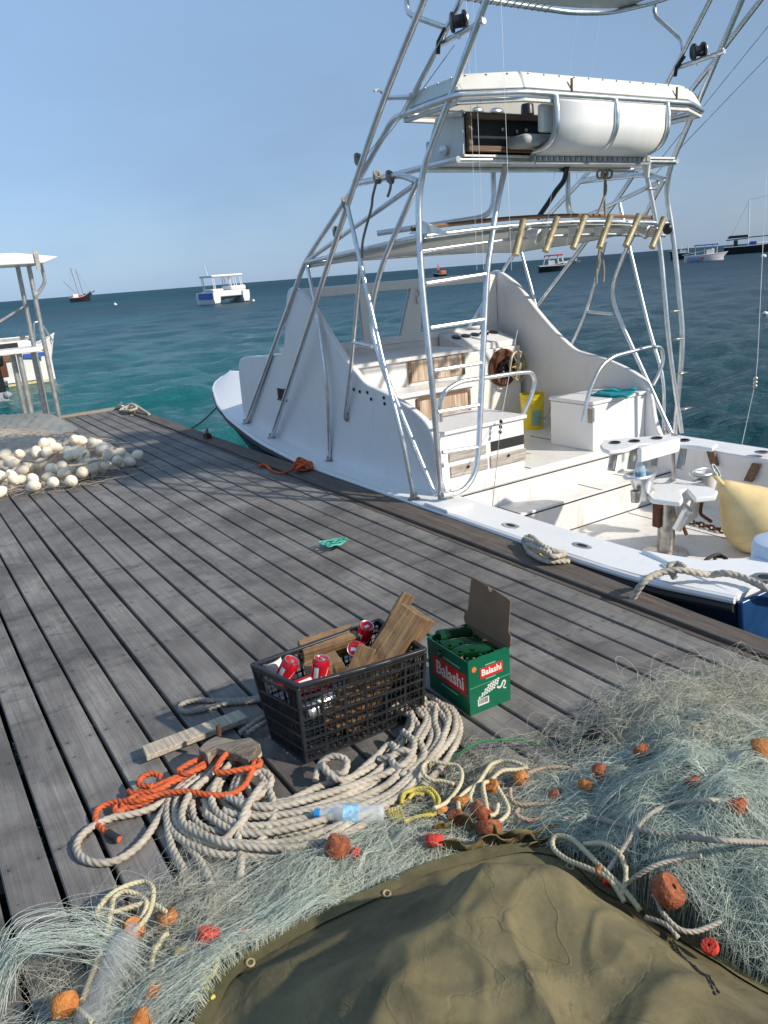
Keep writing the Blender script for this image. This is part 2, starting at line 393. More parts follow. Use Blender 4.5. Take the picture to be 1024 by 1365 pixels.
def mat_deck():
    t = NT('weathered_deck_boards'); x, y, z = t.sep(t.geo.outputs['Position'])
    bi = t.math('FLOOR', t.math('DIVIDE', t.math('SUBTRACT', x, DX0), DPITCH))
    cmb = t.n('ShaderNodeCombineXYZ'); t.l(bi, cmb.inputs[0]); wn = t.n('ShaderNodeTexWhiteNoise', noise_dimensions='3D'); t.l(cmb.outputs[0], wn.inputs[0])
    off = t.n('ShaderNodeCombineXYZ'); t.l(t.math('MULTIPLY', bi, 7.3), off.inputs[1]); t.l(t.math('MULTIPLY', bi, 3.1), off.inputs[2])
    va = t.n('ShaderNodeVectorMath', operation='ADD'); t.l(t.geo.outputs['Position'], va.inputs[0]); t.l(off.outputs[0], va.inputs[1])
    def mp(sc):
        m = t.n('ShaderNodeMapping'); t.l(va.outputs[0], m.inputs[0]); m.inputs['Scale'].default_value = sc; return m.outputs[0]
    g = t.noise(mp((42, 1.1, 1)), 1, 5, .65, .5); g2 = t.noise(mp((150, 3.5, 1)), 1, 3, .6, .3)
    c = t.ramp(g, [(.2, (.168,.152,.136)), (.5, (.260,.238,.215)), (.8, (.362,.334,.305))])
    c = t.mix(t.ramp(g2, [(.3, .45), (.55, 0)]), c, (.07,.064,.06))
    c = t.mix(t.math('MULTIPLY', wn.outputs[0], .75), c, (.155,.142,.132))
    bl = t.noise(t.geo.outputs['Position'], 1.6, 6, .68, .6); c = t.mix(t.ramp(bl, [(.40, .0), (.62, .78)]), c, (.072,.061,.053))
    b2 = t.noise(mp((3.5, 1.4, 1)), 1.4, 6, .72, .9); c = t.mix(t.ramp(b2, [(.55, 0), (.72, .45)]), c, (.25,.24,.225))
    ac = t.noise(t.pos((1.1, 5.5, 1), (0, 0, .35)), 1.3, 5, .7, .8); c = t.mix(t.ramp(ac, [(.55, 0), (.68, .65)]), c, (.055,.05,.046))
    sp = t.noise(t.geo.outputs['Position'], 24, 3, .6); c = t.mix(t.ramp(sp, [(.67, 0), (.72, .6)]), c, (.035,.03,.03))
    wp = t.noise(t.pos((1, 3.4, 1)), 5.5, 4, .75); c = t.mix(t.ramp(wp, [(.705, 0), (.735, .6)]), c, (.50,.49,.47))
    xb = t.math('FRACT', t.math('DIVIDE', t.math('SUBTRACT', x, DX0), DPITCH)); yb = t.math('SUBTRACT', t.math('MULTIPLY', t.math('FRACT', t.math('DIVIDE', t.math('ADD', y, 3.2), .6)), .6), .035)
    xd = t.math('MULTIPLY', t.math('SUBTRACT', t.math('ABSOLUTE', t.math('SUBTRACT', xb, .5)), .29), DPITCH); sd = t.math('SQRT', t.math('ADD', t.math('MULTIPLY', xd, xd), t.math('MULTIPLY', yb, yb)))
    c = t.mix(t.ramp(t.math('MULTIPLY', sd, 60), [(.24, .9), (.36, 0)]), c, (.03,.022,.018)); c = t.mix(t.ramp(t.math('MULTIPLY', sd, 20), [(.1, .35), (.5, 0)]), c, (.05,.04,.034))
    # fine tooling grooves along the boards
    gr = t.math('ABSOLUTE', t.math('SINE', t.math('MULTIPLY', x, 2*PI/.0116)))
    wear = t.ramp(t.noise(mp((3, 1.2, 1)), 2, 4, .6), [(.4, 0), (.6, 1)])
    grc = t.math('MULTIPLY', t.ramp(gr, [(.0, 1), (.35, 0)]), wear); c = t.mix(t.math('MULTIPLY', grc, .32), c, (.06,.055,.05))
    n = t.bump(g2, .5, .003); n = t.bump(t.math('MULTIPLY', gr, wear), .3, .002, n); n = t.bump(g, .4, .006, n)
    return t.set(c, t.ramp(bl, [(.3, .8), (.7, .62)]), 0, n)
DPITCH = .144; DX0 = -.188
M['deck'] = mat_deck()
M['beam'] = mat_wood('edge_beam_timber', [(.085,.065,.052), (.125,.098,.080), (.165,.135,.112)], 1.0, 'Y', .75, .35, False, .35)

def mat_sea():
    t = NT('sea_water'); x, y, z = t.sep(t.geo.outputs['Position'])
    d = t.math('SQRT', t.math('ADD', t.math('MULTIPLY', x, x), t.math('MULTIPLY', y, y)))
    ld = t.math('LOGARITHM', d, 10.0)
    c = t.ramp(t.math('DIVIDE', ld, 4.0), [(.24, (.005,.140,.135)), (.34, (.006,.112,.118)), (.42, (.007,.068,.085)), (.52, (.009,.048,.068)), (.9, (.010,.042,.064))])
    pt = t.noise(t.pos((.022, .03, 1)), 1.0, 5, .6, 1.2); c = t.mix(t.ramp(pt, [(.50, 0), (.66, .65)]), c, (.007,.13,.125))
    east = t.ramp(t.math('MULTIPLY_ADD', t.math('DIVIDE', x, y), .33, 0.0), [(.10, 0), (.38, 1)]); c = t.mix(t.math('MULTIPLY', east, .75), c, (.008,.024,.034))
    p2 = t.noise(t.pos((.05, .07, 1)), 1.0, 4, .6, .8); c = t.mix(t.ramp(p2, [(.52, 0), (.7, .5)]), c, (.006,.032,.048))
    def wave(sc, rot, detail, ro=.6): return t.noise(t.pos(sc, (0, 0, rot)), 1.0, detail, ro, .25)
    n = t.bump(wave((.7, 1.7, 1), .5, 5, .65), .8, .35)
    n = t.bump(wave((2.2, 5.0, 1), .35, 5, .65), .9, .14, n)
    n = t.bump(wave((7, 14, 1), .7, 4, .65), .8, .04, n)
    return t.set(c, t.ramp(t.math('DIVIDE', ld, 4.0), [(.22, .06), (.36, .13), (.5, .34), (.62, .5)]), 0, n, IOR=1.33, Specular_IOR_Level=.18)
M['sea'] = mat_sea()
def mat_dusty():
    t = NT('dusty_plastic'); f = t.noise(t.pos(), 30, 5, .7)
    return t.set(t.ramp(f, [(.3, (.45,.47,.5)), (.7, (.8,.83,.86))]), .25, 0, t.bump(t.noise(t.pos(), 45, 4, .6), .8, .006), Transmission_Weight=.45, IOR=1.3)
M['dusty_plastic'] = mat_dusty()
M['plank_light'] = mat_wood('sunned_plank', [(.40,.33,.24), (.52,.44,.33), (.60,.53,.42)], 1.3, 'X', .8, .3, True, .15)
M['dirty_cream'] = simple('stained_cream_paint', (.55,.46,.22), .6, 0, .4, 5)
M['rust_stain'] = mat_white('rust_stained_paint', (.62,.52,.40), .9, .7)
M['drawer_wood'] = mat_wood('worn_drawer_front', [(.36,.31,.26), (.50,.45,.40), (.62,.58,.52)], 1., 'X', .7, .3, False, .2)
M['dusty_plastic'].node_tree.nodes['Principled BSDF'].inputs['Alpha'].default_value = .34

# ------------------------------------------------------------------ world, sun, camera
SUN = Vector((.86, -1.34, 1.0)).normalized(); SEL = math.asin(SUN.z); SAZ = math.atan2(SUN.x, SUN.y)
w = bpy.data.worlds.new('World'); scene.world = w; w.use_nodes = True; nt = w.node_tree; bg = nt.nodes['Background']
sky = nt.nodes.new('ShaderNodeTexSky'); sky.sky_type = 'NISHITA'; sky.sun_disc = False
sky.sun_elevation = SEL; sky.sun_rotation = SAZ; sky.altitude = 0; sky.air_density = 1.0; sky.dust_density = .7; sky.ozone_density = 2.2
# thin uneven cloud veil, greyer towards the right of the view
tcw = nt.nodes.new('ShaderNodeTexCoord'); mpw = nt.nodes.new('ShaderNodeMapping'); nt.links.new(tcw.outputs['Generated'], mpw.inputs[0]); mpw.inputs['Scale'].default_value = (1.3, 1.3, 3.2)
nz = nt.nodes.new('ShaderNodeTexNoise'); nt.links.new(mpw.outputs[0], nz.inputs[0]); nz.inputs['Scale'].default_value = 1.5; nz.inputs['Detail'].default_value = 5; nz.inputs['Roughness'].default_value = .55
rw = nt.nodes.new('ShaderNodeValToRGB'); nt.links.new(nz.outputs[0], rw.inputs[0]); rw.color_ramp.elements[0].position = .4; rw.color_ramp.elements[1].position = .75
rw.color_ramp.elements[0].color = (.78,.78,.78,1); rw.color_ramp.elements[1].color = (.95,.95,.95,1)
mxw = nt.nodes.new('ShaderNodeMix'); mxw.data_type = 'RGBA'; nt.links.new(rw.outputs[0], mxw.inputs[0]); nt.links.new(sky.outputs[0], mxw.inputs[6]); mxw.inputs[7].default_value = (2.3, 3.3, 5.2, 1)
sx = nt.nodes.new('ShaderNodeSeparateXYZ'); nt.links.new(tcw.outputs['Generated'], sx.inputs[0])
def wm(op, a, b):
    x = nt.nodes.new('ShaderNodeMath'); x.operation = op
    for i, v in enumerate((a, b)):
        if isinstance(v, (int, float)): x.inputs[i].default_value = v
        else: nt.links.new(v, x.inputs[i])
    return x.outputs[0]
rt = wm('ADD', wm('ADD', wm('MULTIPLY', sx.outputs[0], .84), wm('MULTIPLY', sx.outputs[1], -.54)), wm('MULTIPLY', wm('SUBTRACT', nz.outputs[0], .5), .75))
rr_ = nt.nodes.new('ShaderNodeValToRGB'); nt.links.new(wm('ADD', wm('MULTIPLY', rt, .8), .5), rr_.inputs[0]); e_ = rr_.color_ramp.elements
e_[0].position = .12; e_[0].color = (.40,.64,1.0,1); e_[1].position = .9; e_[1].color = (.29,.41,.60,1)
sc_ = nt.nodes.new('ShaderNodeVectorMath'); sc_.operation = 'SCALE'; nt.links.new(rr_.outputs[0], sc_.inputs[0]); sc_.inputs['Scale'].default_value = 5.0
nt.links.new(sc_.outputs[0], mxw.inputs[7])
nt.links.new(mxw.outputs[2], bg.inputs[0]); bg.inputs[1].default_value = .12
sl = bpy.data.lights.new('sun', 'SUN'); sl.energy = 3.6; sl.angle = math.radians(1.3); sl.color = (1, .93, .82)
so = bpy.data.objects.new('sun', sl); COL.objects.link(so); so.rotation_euler = SUN.to_track_quat('Z', 'Y').to_euler()
cam = bpy.data.cameras.new('camera'); co = bpy.data.objects.new('camera', cam); COL.objects.link(co)
right, up, back = R3 @ [1,0,0], R3 @ [0,-1,0], R3 @ [0,0,-1]
mw = Matrix([[right[i], up[i], back[i], 0] for i in range(3)] + [[0,0,0,1]]); mw.translation = (0, 0, CAMZ); co.matrix_world = mw
cam.sensor_fit = 'VERTICAL'; cam.sensor_height = 36; cam.lens = FPX/1365*36; cam.clip_start = .05; cam.clip_end = 30000
scene.camera = co
scene.view_settings.view_transform = 'Standard'; scene.view_settings.look = 'None'; scene.view_settings.exposure = .45; scene.view_settings.gamma = 1
scene.render.engine = 'CYCLES'
try:
    scene.cycles.use_denoising = True; scene.cycles.max_bounces = 8; scene.cycles.transparent_max_bounces = 8
    scene.cycles.caustics_reflective = False; scene.cycles.caustics_refractive = False
except Exception: pass

# ------------------------------------------------------------------ sea
SEAZ = -.75
def make_sea():
    nr, na = 640, 420
    d = 1.2*np.power(9000/1.2, np.linspace(0, 1, nr)); a0 = math.atan2(.5, .81)
    ang = a0 + np.linspace(-1.5, 1.5, na); D, A = np.meshgrid(d, ang, indexing='ij')
    X, Y = D*np.sin(A), D*np.cos(A); Zw = np.full_like(X, 0.0); cell = np.maximum(D*3.0/na, D*(math.log(9000/1.2)/nr))
    r2 = np.random.default_rng(3)
    for k in range(46):
        lam = .35*1.1**k*.9
        if lam > 9: lam = r2.uniform(.5, 3)
        th = math.radians(r2.normal(118, 30)); kx, ky = math.cos(th)*2*PI/lam, math.sin(th)*2*PI/lam
        amp = .0085*lam**.45*np.clip(lam/(cell*2.6)-.6, 0, 1)
        ph = kx*X+ky*Y+r2.uniform(0, 6.28); Zw += amp*(np.sin(ph)+.25*np.sin(2*ph+1.2))
    V = np.stack([X, Y, SEAZ+Zw], -1).reshape(-1, 3)
    idx = np.arange(nr*na).reshape(nr, na); Q = np.stack([idx[:-1, :-1], idx[:-1, 1:], idx[1:, 1:], idx[1:, :-1]], -1).reshape(-1, 4)
    me = bpy.data.meshes.new('sea'); me.vertices.add(len(V)); me.vertices.foreach_set('co', V.ravel())
    me.loops.add(Q.size); me.loops.foreach_set('vertex_index', Q[:, ::-1].ravel().astype(np.int32)); me.polygons.add(len(Q))
    me.polygons.foreach_set('loop_start', np.arange(len(Q), dtype=np.int32)*4); me.polygons.foreach_set('use_smooth', np.ones(len(Q), bool))
    me.update(calc_edges=True); me.materials.append(M['sea'])
    o = bpy.data.objects.new('sea', me); COL.objects.link(o); o['kind'] = 'structure'
    b = MB(); b.add([(-9000,-9000,SEAZ-.6),(9000,-9000,SEAZ-.6),(9000,9000,SEAZ-.6),(-9000,9000,SEAZ-.6)], [(0,1,2,3)])
    s = b.build('seabed', simple('sandy_seabed', (.03,.14,.13), .9)); s['kind'] = 'structure'
make_sea()

# ------------------------------------------------------------------ dock
DEND = 11.42
def make_dock():
    b = MB(); x = DX0 - 26*DPITCH; k = 0
    while x < 2.66:
        cuts = [-3.5, 11.40]
        if k % 3 == 1: cuts = [-3.5, rng.uniform(-2, -.5), 11.40]
        for y0, y1 in zip(cuts, cuts[1:]):
            g = .0062 + .002*rng.random(); z = -.004*rng.random(); n = 14; w0 = rng.normal(0, .0015, n); w1 = rng.normal(0, .0015, n)
            ys = np.linspace(y0+.003, y1-.003, n); vs = []; fs = []
            for i, y in enumerate(ys):
                xa, xb = x+g+w0[i], x+DPITCH-g+w1[i]; c = .004
                vs += [(xa, y, z-.038), (xa, y, z-c), (xa+c, y, z), (xb-c, y, z), (xb, y, z-c), (xb, y, z-.038)]
            for i in range(n-1):
                for j in range(5): fs.append((i*6+j, i*6+j+1, i*6+6+j+1, i*6+6+j))
            fs += [(5,4,3,2,1,0), tuple((n-1)*6+j for j in range(6))]
            b.add(vs, fs)
        x += DPITCH; k += 1
    d = b.build('dock', M['deck'], smooth=False); d['kind'] = 'structure'
    WMd = d
    e = MB(); e.prism([(2.735,-3.5,.012),(2.80,-3.5,.012),(2.868,2.0,.012),(2.90,2.6,.012),(2.932,3.5,.012),(2.925,6.0,.012),(2.91,8.0,.012),(2.905,11.42,.012),(2.735,11.42,.012)], (0,0,-.2))
    e.build('edge_beam', M['beam'], d, bevel=.008)
    e = MB(); e.box(2.695, 2.725, -3.5, 11.40, -.12, -.006); e.build('edge_strip', M['beam'], d, bevel=.003)
    e = MB(); e.box(-4.0, 2.93, 11.405, 11.60, -.20, .018); e.build('end_beam', M['plank_pale'], d, bevel=.008)
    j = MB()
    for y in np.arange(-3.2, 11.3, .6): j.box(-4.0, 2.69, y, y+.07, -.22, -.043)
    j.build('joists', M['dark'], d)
    for y in (1.2, 5.0, 8.8, 11.2):
        for xx in (2.45, -.6, -3.4):
            p = MB(); p.lathe([(.13, -2.2), (.12, -.23)], (xx, y, 0), n=16); p.build('pile', M['beam'], d)
    return d
DOCK = make_dock()

# ------------------------------------------------------------------ the sport fishing boat
HB = [(1.93,1.30),(2.3,1.375),(2.6,1.392),(6.3,1.388),(7.07,1.362),(7.5,1.325),(8.1,1.25),(8.9,1.06),(9.4,.90),(10.1,.66),(10.6,.43),(11.0,.17),(11.13,.0)]
SH = [(1.93,.045),(2.4,.03),(3.0,.018),(6.0,.02),(6.6,.05),(7.07,.085),(7.5,.125),(8.1,.18),(8.9,.22),(9.4,.25),(10.6,.28),(11.13,.30)]
hb = lambda y: interp(HB, y)
sh = lambda y: interp(SH, y)
def dz(x, y):
    """deck height, crowned forward"""
    h = max(hb(y), .05); u = min(1, abs(x-XC)/h); c = interp([(6.3,.0),(7.5,.08),(8.5,.13),(10,.13),(11.1,.05)], y)
    return sh(y)+.012+c*(1-u*u)
BOAT = thing('sport_fishing_boat', (XC, 6.2, SEAZ), 'large white sport fishing boat with tall aluminium tower moored along the dock', 'fishing boat')
YS = [1.93,2.1,2.3,2.6,3.2,4,5,6,6.3,6.7,7.07,7.5,8.1,8.5,8.9,9.4,9.8,10.1,10.4,10.6,10.8,11.0,11.08,11.13]
def make_hull():
    b = MB(); rows = []
    for y in YS:
        h, z = hb(y), sh(y); t = max(0, (y-6.5)/4.63)
        cut = 1-.10*t; yk = y - 1.3*t*t            # stem raked back below
        cw = h*(.93-.33*t); kw = h*(.9-.6*t); zc = -.62+.34*t; zk = -1.15+.75*t**2
        rows.append([(h, y, z), (h*.995-.004, y-.02*t, z-.10), (cw+.4*(h-cw), y-.55*(y-yk), (z+zc)*.5), (cw, yk+.15*t, zc), (0, yk-.15*t, zk)])
    for sgn in (-1, 1):
        vs = [(XC+sgn*p[0], p[1], p[2]) for r in rows for p in r]; fs = []
        for i in range(len(rows)-1):
            for j in range(4):
                q = (i*5+j, i*5+j+1, i*5+6+j, i*5+5+j); fs.append(q if sgn < 0 else q[::-1])
        b.add(vs, fs)
    r0 = rows[0]; tr = [(XC-p[0], p[1], p[2]) for p in r0] + [(XC+p[0], p[1], p[2]) for p in r0[-2::-1]]
    hull = b.build('hull', M['navy_shaded'], BOAT, angle=30)
    t = MB(); t.prism([(p[0], 1.928, p[2]-.01) for p in tr], (0, -.03, 0)); t.build('transom', M['blue_hull'], BOAT, bevel=.01)
    # rub rail: dark rubber under a white lip
    path = lambda off, dzz: [(XC-hb(y)-off, y, sh(y)+dzz) for y in YS[:-2]] + [(XC, 11.15+off, .30+dzz)] + [(XC+hb(y)+off, y, sh(y)+dzz) for y in YS[-3::-1]]
    r = MB(); r.tube(resample(cr(path(.012, -.045), 3), .08), .022, 8); r.build('rub_rail', M['rubber'], hull)
    r = MB(); r.tube(resample(cr(path(.008, -.006), 3), .08), .020, 8); r.build('gunwale_lip', M['white'], hull)
    return hull
M['blue_hull'] = simple('blue_transom_paint', (.012,.048,.14), .3, 0, .3, 6)  # the hull's blue, without the shade painted into the sides
HULL = make_hull()

def make_decks():
    b = MB()
    # side decks and transom cap (aft), then the whole foredeck
    ya = [y for y in YS if y <= 6.7]
    for sgn in (-1, 1):
        vs, fs = [], []
        for y in ya:
            ho, hi = hb(y), 1.10
            for x in (ho, ho-.03, hi+.012, hi, hi): vs.append((XC+sgn*x, y, dz(XC+sgn*x, y)))
            vs[-1] = (XC+sgn*hi, y, dz(XC, y)-.05 if y < 6.3 else -.05)
        n = 5
        for i in range(len(ya)-1):
            for j in range(n-1):
                q = (i*n+j, i*n+j+1, i*n+n+j+1, i*n+n+j); fs.append(q[::-1] if sgn < 0 else q)
        b.add(vs, fs)
    b.build('side_deck', M['white_clean'], BOAT)
    f = MB(); yf = [y for y in YS if y >= 6.3]
    vs, fs = [], []; nn = 15
    for y in yf:
        for k in range(nn):
            x = XC + hb(y)*(-1+2*k/(nn-1)); vs.append((x, y, dz(x, y)))
    for i in range(len(yf)-1):
        for k in range(nn-1): fs.append((i*nn+k, i*nn+k+1, i*nn+nn+k+1, i*nn+nn+k))
    f.add(vs, fs); f.build('foredeck', M['white'], BOAT, angle=60)
    # transom cap with broad rounded corners
    t = MB(); xo = 1.29
    poly = [(XC-xo, 1.935, .058), (XC+xo, 1.935, .058), (XC+1.12, 2.62, .058), (XC+1.02, 2.30, .058), (XC+.85, 2.17, .058), (XC-.85, 2.17, .058), (XC-1.02, 2.30, .058), (XC-1.12, 2.62, .058)]
    t.prism(poly, (0, 0, -.05)); t.build('transom_cap', M['white_clean'], BOAT, bevel=.012)
    # cockpit sole, step, bridge deck, inner sides
    s = MB(); s.box(XC-1.14, XC+1.14, 1.96, 4.14, -.50, -.45); s.build('cockpit_sole', M['white_worn'], BOAT)
    s = MB(); s.box(XC-1.14, XC+1.14, 4.125, 4.41, -.45, -.20); s.build('step_box', M['white_worn'], BOAT, bevel=.006)
    s = MB(); s.box(XC-1.14, XC+1.14, 4.40, 6.40, -.44, .03); s.box(XC-1.135, XC+1.135, 4.392, 4.41, -.03, .022); s.build('bridge_deck', M['white_worn'], BOAT, bevel=.006)
    s = MB()
    for sg in (-1, 1):
        s.box(XC+sg*1.12-.02, XC+sg*1.12+.02, 1.98, 4.4, -.45, -.04); s.box(XC+sg*1.10-.012, XC+sg*1.10+.012, 1.98, 4.3, -.07, .02)
    s.box(XC-1.1, XC+1.1, 1.96, 2.0, -.45, .01); s.build('cockpit_lining', M['white'], BOAT)
    # seams in the step and bridge deck, thin caulk lines
    c = MB()
    for x in (3.75, 4.62, 5.05): c.box(x-.004, x+.004, 4.13, 4.39, -.204, -.1975)
    for x in (4.12, 4.95): c.box(x-.004, x+.004, 4.41, 5.3, .027, .0325)
    c.box(XC-1.1, XC+1.1, 4.121, 4.127, -.225, -.215); c.box(XC-1.1, XC+1.1, 4.116, 4.123, -.452, -.444)
    c.box(XC-1.1, XC+1.1, 4.396, 4.402, -.045, -.036)
    for x in (4.0, 4.9): c.box(x-.003, x+.003, 2.1, 4.1, -.452, -.4475)
    c.build('caulk_seams', M['rubber'], BOAT)
make_decks()

def make_cabin():
    prof = [(7.86,.14),(7.85,.62),(7.80,.80),(7.66,.865),(7.2,.90),(6.80,.93),(6.69,.98),(6.62,1.12),(6.54,1.33),(6.49,1.46),(6.41,1.525),(6.29,1.51),(6.03,1.37),(5.81,1.17),(5.57,.97),(5.37,.83),(5.25,.765),(5.10,.735),(4.90,.70),(4.70,.645),(4.54,.585),(4.44,.52),(4.37,.40),(4.33,.20),(4.25,.03)]
    pr_ = [tuple(p) for p in cr([(0, y, z) for y, z in prof], 4)]
    low = [(0, 4.25, -.03), (0, 7.86, .06)]
    for sg, x0, x1 in ((-1, 3.17, 3.225), (1, 5.495, 5.55)):
        b = MB(); b.prism([(x0, p[1], p[2]) for p in pr_] + [(x0, p[1], p[2]) for p in low], (x1-x0, 0, 0))
        cm = b.build('coaming', M['white'], BOAT, bevel=.012, angle=40)
        if sg < 0:
            w_ = MB(); p = PX(375.5, 525, 3.166); w_.box(3.162, 3.172, p[1]-.085, p[1]+.085, p[2]-.05, p[2]+.05); w_.build('side_port', M['dark'], cm, bevel=.004)
            f = MB(); f.box(3.158, 3.171, p[1]-.10, p[1]+.10, p[2]-.066, p[2]-.052); f.box(3.158, 3.171, p[1]-.10, p[1]-.087, p[2]-.05, p[2]+.06); f.build('port_frame', M['teak'], cm)
            for k, (px, py) in enumerate([(490,523),(495,532),(512,530),(513,538),(472,519),(480,522)]):
                h = MB(); q = PX(px, py, 3.168); h.lathe([(.013, 0), (.013, .006), (.0, .007)], q, (-1, 0, 0), 10); h.build('screw_hole', M['dark'], cm)
    # cabin trunk between the coamings
    b = MB(); b.prism([(3.2, y, z) for y, z in [(6.34,.05),(6.34,.955),(6.9,.925),(7.62,.86),(7.77,.80),(7.82,.70),(7.86,.10)]], (2.32, 0, 0))
    tr = b.build('cabin_trunk', M['white'], BOAT, bevel=.03, seg=3)
    b = MB(); p = G(340, 470, .86); b.lathe([(.05,0),(.045,.05),(.02,.07),(0,.072)], (p[0]+.1, 7.55, .85), n=14); b.build('cleat_post', M['steel'], tr); b = MB(); b.tube(fillet([(3.5,7.3,.87),(3.5,7.3,.93),(3.5,6.95,.94),(3.5,6.95,.88)], .03), .012); b.build('deck_rail', M['alu'], tr)
    # windscreen frame with two pillars, glass panes
    f = MB(); Y0, Y1 = 6.33, 6.39
    f.box(3.22, 5.50, Y0, Y1, 1.425, 1.51); f.box(3.22, 5.50, Y0-.004, Y1+.004, .93, 1.0)
    def pil(xa, xb, xc, xd): f.prism([(xa, Y0+.002, 1.43), (xb, Y0+.002, 1.43), (xd, Y0+.002, .995), (xc, Y0+.002, .995)], (0, Y1-Y0-.004, 0))
    pil(3.83, 3.985, 3.84, 4.0); pil(4.42, 4.56, 4.26, 4.50); pil(5.40, 5.49, 5.34, 5.49); pil(3.225, 3.27, 3.225, 3.30)
    wf = f.build('windscreen_frame', M['white'], BOAT, bevel=.008)
    for xa, xb in ((3.28, 3.83), (3.99, 4.42), (4.56, 5.40)):
        g = MB(); g.box(xa, xb, 6.356, 6.362, .99, 1.43); g.build('pane', M['pane'], wf, smooth=False)
    h = MB(); q = PY(556, 395, 6.32); h.tube(cr([(q[0], 6.318, q[2]+.06), (q[0]+.02, 6.31, q[2]+.02), (q[0]-.015, 6.31, q[2]-.02), (q[0], 6.318, q[2]-.07)], 5), .006, 6); h.build('hook', M['steel'], wf)
    # cabinets
    u = MB(); u.box(3.24, 4.47, 5.62, 6.335, 0, .84); cb = u.build('galley_cabinet', M['white_worn'], BOAT, bevel=.008)
    u = MB(); u.box(3.24, 4.49, 5.59, 6.33, .845, .885); u.build('counter_top', M['white'], cb, bevel=.01)
    u = MB(); u.box(3.85, 4.44, 5.606, 5.622, .655, .835); u.build('stained_panel', M['rustwood'], cb, bevel=.003)
    u = MB(); u.box(4.08, 4.10, 5.600, 5.612, .655, .835); u.box(3.83, 3.86, 5.600, 5.612, .65, .84); u.box(4.42, 4.45, 5.600, 5.612, .65, .84); u.build('panel_frame', M['teak'], cb)
    u = MB(); u.box(3.24, 4.28, 5.30, 5.615, 0, .585); lb = u.build('bench_locker', M['white_worn'], BOAT, bevel=.006)
    u = MB(); u.box(3.24, 4.30, 5.27, 5.61, .59, .63); u.build('locker_lid', M['white'], lb, bevel=.008)
    u = MB(); u.box(3.70, 4.22, 5.288, 5.302, .12, .55); u.build('stained_panel', M['rustwood'], lb, bevel=.003)
    u = MB(); u.box(3.675, 3.70, 5.282, 5.298, .10, .57); u.box(4.22, 4.245, 5.282, 5.298, .10, .57); u.box(3.70, 4.22, 5.282, 5.298, .552, .572); u.build('panel_frame', M['teak'], lb)
    # helm console
    u = MB(); u.box(4.66, 5.40, 5.90, 6.32, 0, .80); hc = u.build('helm_console', M['white_worn'], BOAT, bevel=.01)
    u = MB(); u.prism([(4.70, 5.93, .80), (4.70, 6.31, .80), (4.70, 6.31, .97), (4.70, 5.93, .86)], (.68, 0, 0)); u.build('instrument_box', M['white'], hc, bevel=.008)
    for k in range(5):
        g = MB(); x = 4.80+.12*k; g.lathe([(.045, 0), (.045, .012), (.036, .014), (0, .013)], (x, 6.16, .929), (0, -.27, .96), 16); g.build('gauge', M['black'], hc)
    q = PY(672, 490, 5.88); cw = MB(); cw.lathe([(.0,0),(.185, 0),(.185, .02),(.165, .035),(.13,.02),(0,.018)], (q[0], 5.90, q[2]), (0, -1, .0), 28); cw.build('wheel_mount', M['rust'], hc)
    sw = MB(); c = Vector((q[0]+.10, 5.78, q[2]+.01)); ax = Vector((.25, -1, .1)).normalized(); qt = ax.to_track_quat('Z', 'Y'); R = .14
    sw.tube([c + qt @ Vector((R*math.cos(a), R*math.sin(a), 0)) for a in np.linspace(0, 2*PI, 28, endpoint=False)], .013, 8, True)
    for k in range(6):
        a = k*PI/3; sw.tube([c + qt @ Vector((.03*math.cos(a), .03*math.sin(a), 0)), c + qt @ Vector((R*math.cos(a), R*math.sin(a), 0))], .007, 6)
    sw.lathe([(.035, -.03), (.035, .02), (0, .025)], c, ax, 14); sw.tube([c - ax*.02, c - ax*.14], .014, 8)
    sw.build('steering_wheel', M['brass'], hc)
    u = MB()
    for a in np.linspace(0, 2*PI, 9):
        u.ell((q[0]+.06*math.cos(a), 5.86, q[2]+.06*math.sin(a)), (.035, .03, .03), nu=8, nv=6)
    u.build('throttle_linkage', M['black'], hc)
    # drawer unit on the port side of the bridge deck
    u = MB(); u.box(3.26, 4.11, 4.47, 4.98, 0, .425); dr = u.build('drawer_unit', M['white_clean'], BOAT, bevel=.006)
    u = MB(); u.box(3.25, 4.125, 4.445, 4.99, .43, .458); u.build('unit_top', M['white'], dr, bevel=.006)
    def front(px0, py0, py1, px1, name, mt, d=.012):
        a, c, e = PY(px0, py0, 4.47), PY(px0, py1, 4.47), PY(px1, py0-.25*(px1-px0), 4.47); u = MB(); u.box(a[0], e[0], 4.47-d, 4.469, c[2], a[2]); return u.build(name, mt, dr, bevel=.003 if d > .005 else 0)
    front(598, 604, 616, 647, 'drawer', M['drawer_wood']); front(600, 622, 637, 649, 'drawer', M['drawer_wood']); front(653, 608, 624, 700, 'drawer', M['drawer_wood'])
    front(654, 589, 602, 698, 'open_slot', M['dark'], .004)
    for px, py in ((624, 622), (678, 607)):
        q = PY(px, py, 4.457); u = MB(); u.lathe([(.012,0),(.012,.008),(0,.01)], q, (0,-1,0), 10); u.build('drawer_knob', M['dark'], dr)
    # big white ice box to starboard
    u = MB(); u.box(4.84, 5.49, 4.43, 4.92, .03, .415); ib = u.build('ice_box', M['white_clean'], BOAT, bevel=.008)
    u = MB(); u.box(4.83, 5.493, 4.42, 4.93, .42, .45); u.build('box_lid', M['white'], ib, bevel=.008)
    u = MB(); u.box(4.837, 4.8395, 4.435, 4.485, .27, .39); u.box(4.842, 4.858, 4.4265, 4.4295, .28, .40); u.build('rubbed_patch', M['stain'], ib)
M['pane'] = mat_glass('clear_window', (.93,.97,.97), .01, 1.0, 1.02)
M['stain'] = mat_white('scuffed_paint', (.34,.31,.27), 1.0, .6)
make_cabin()

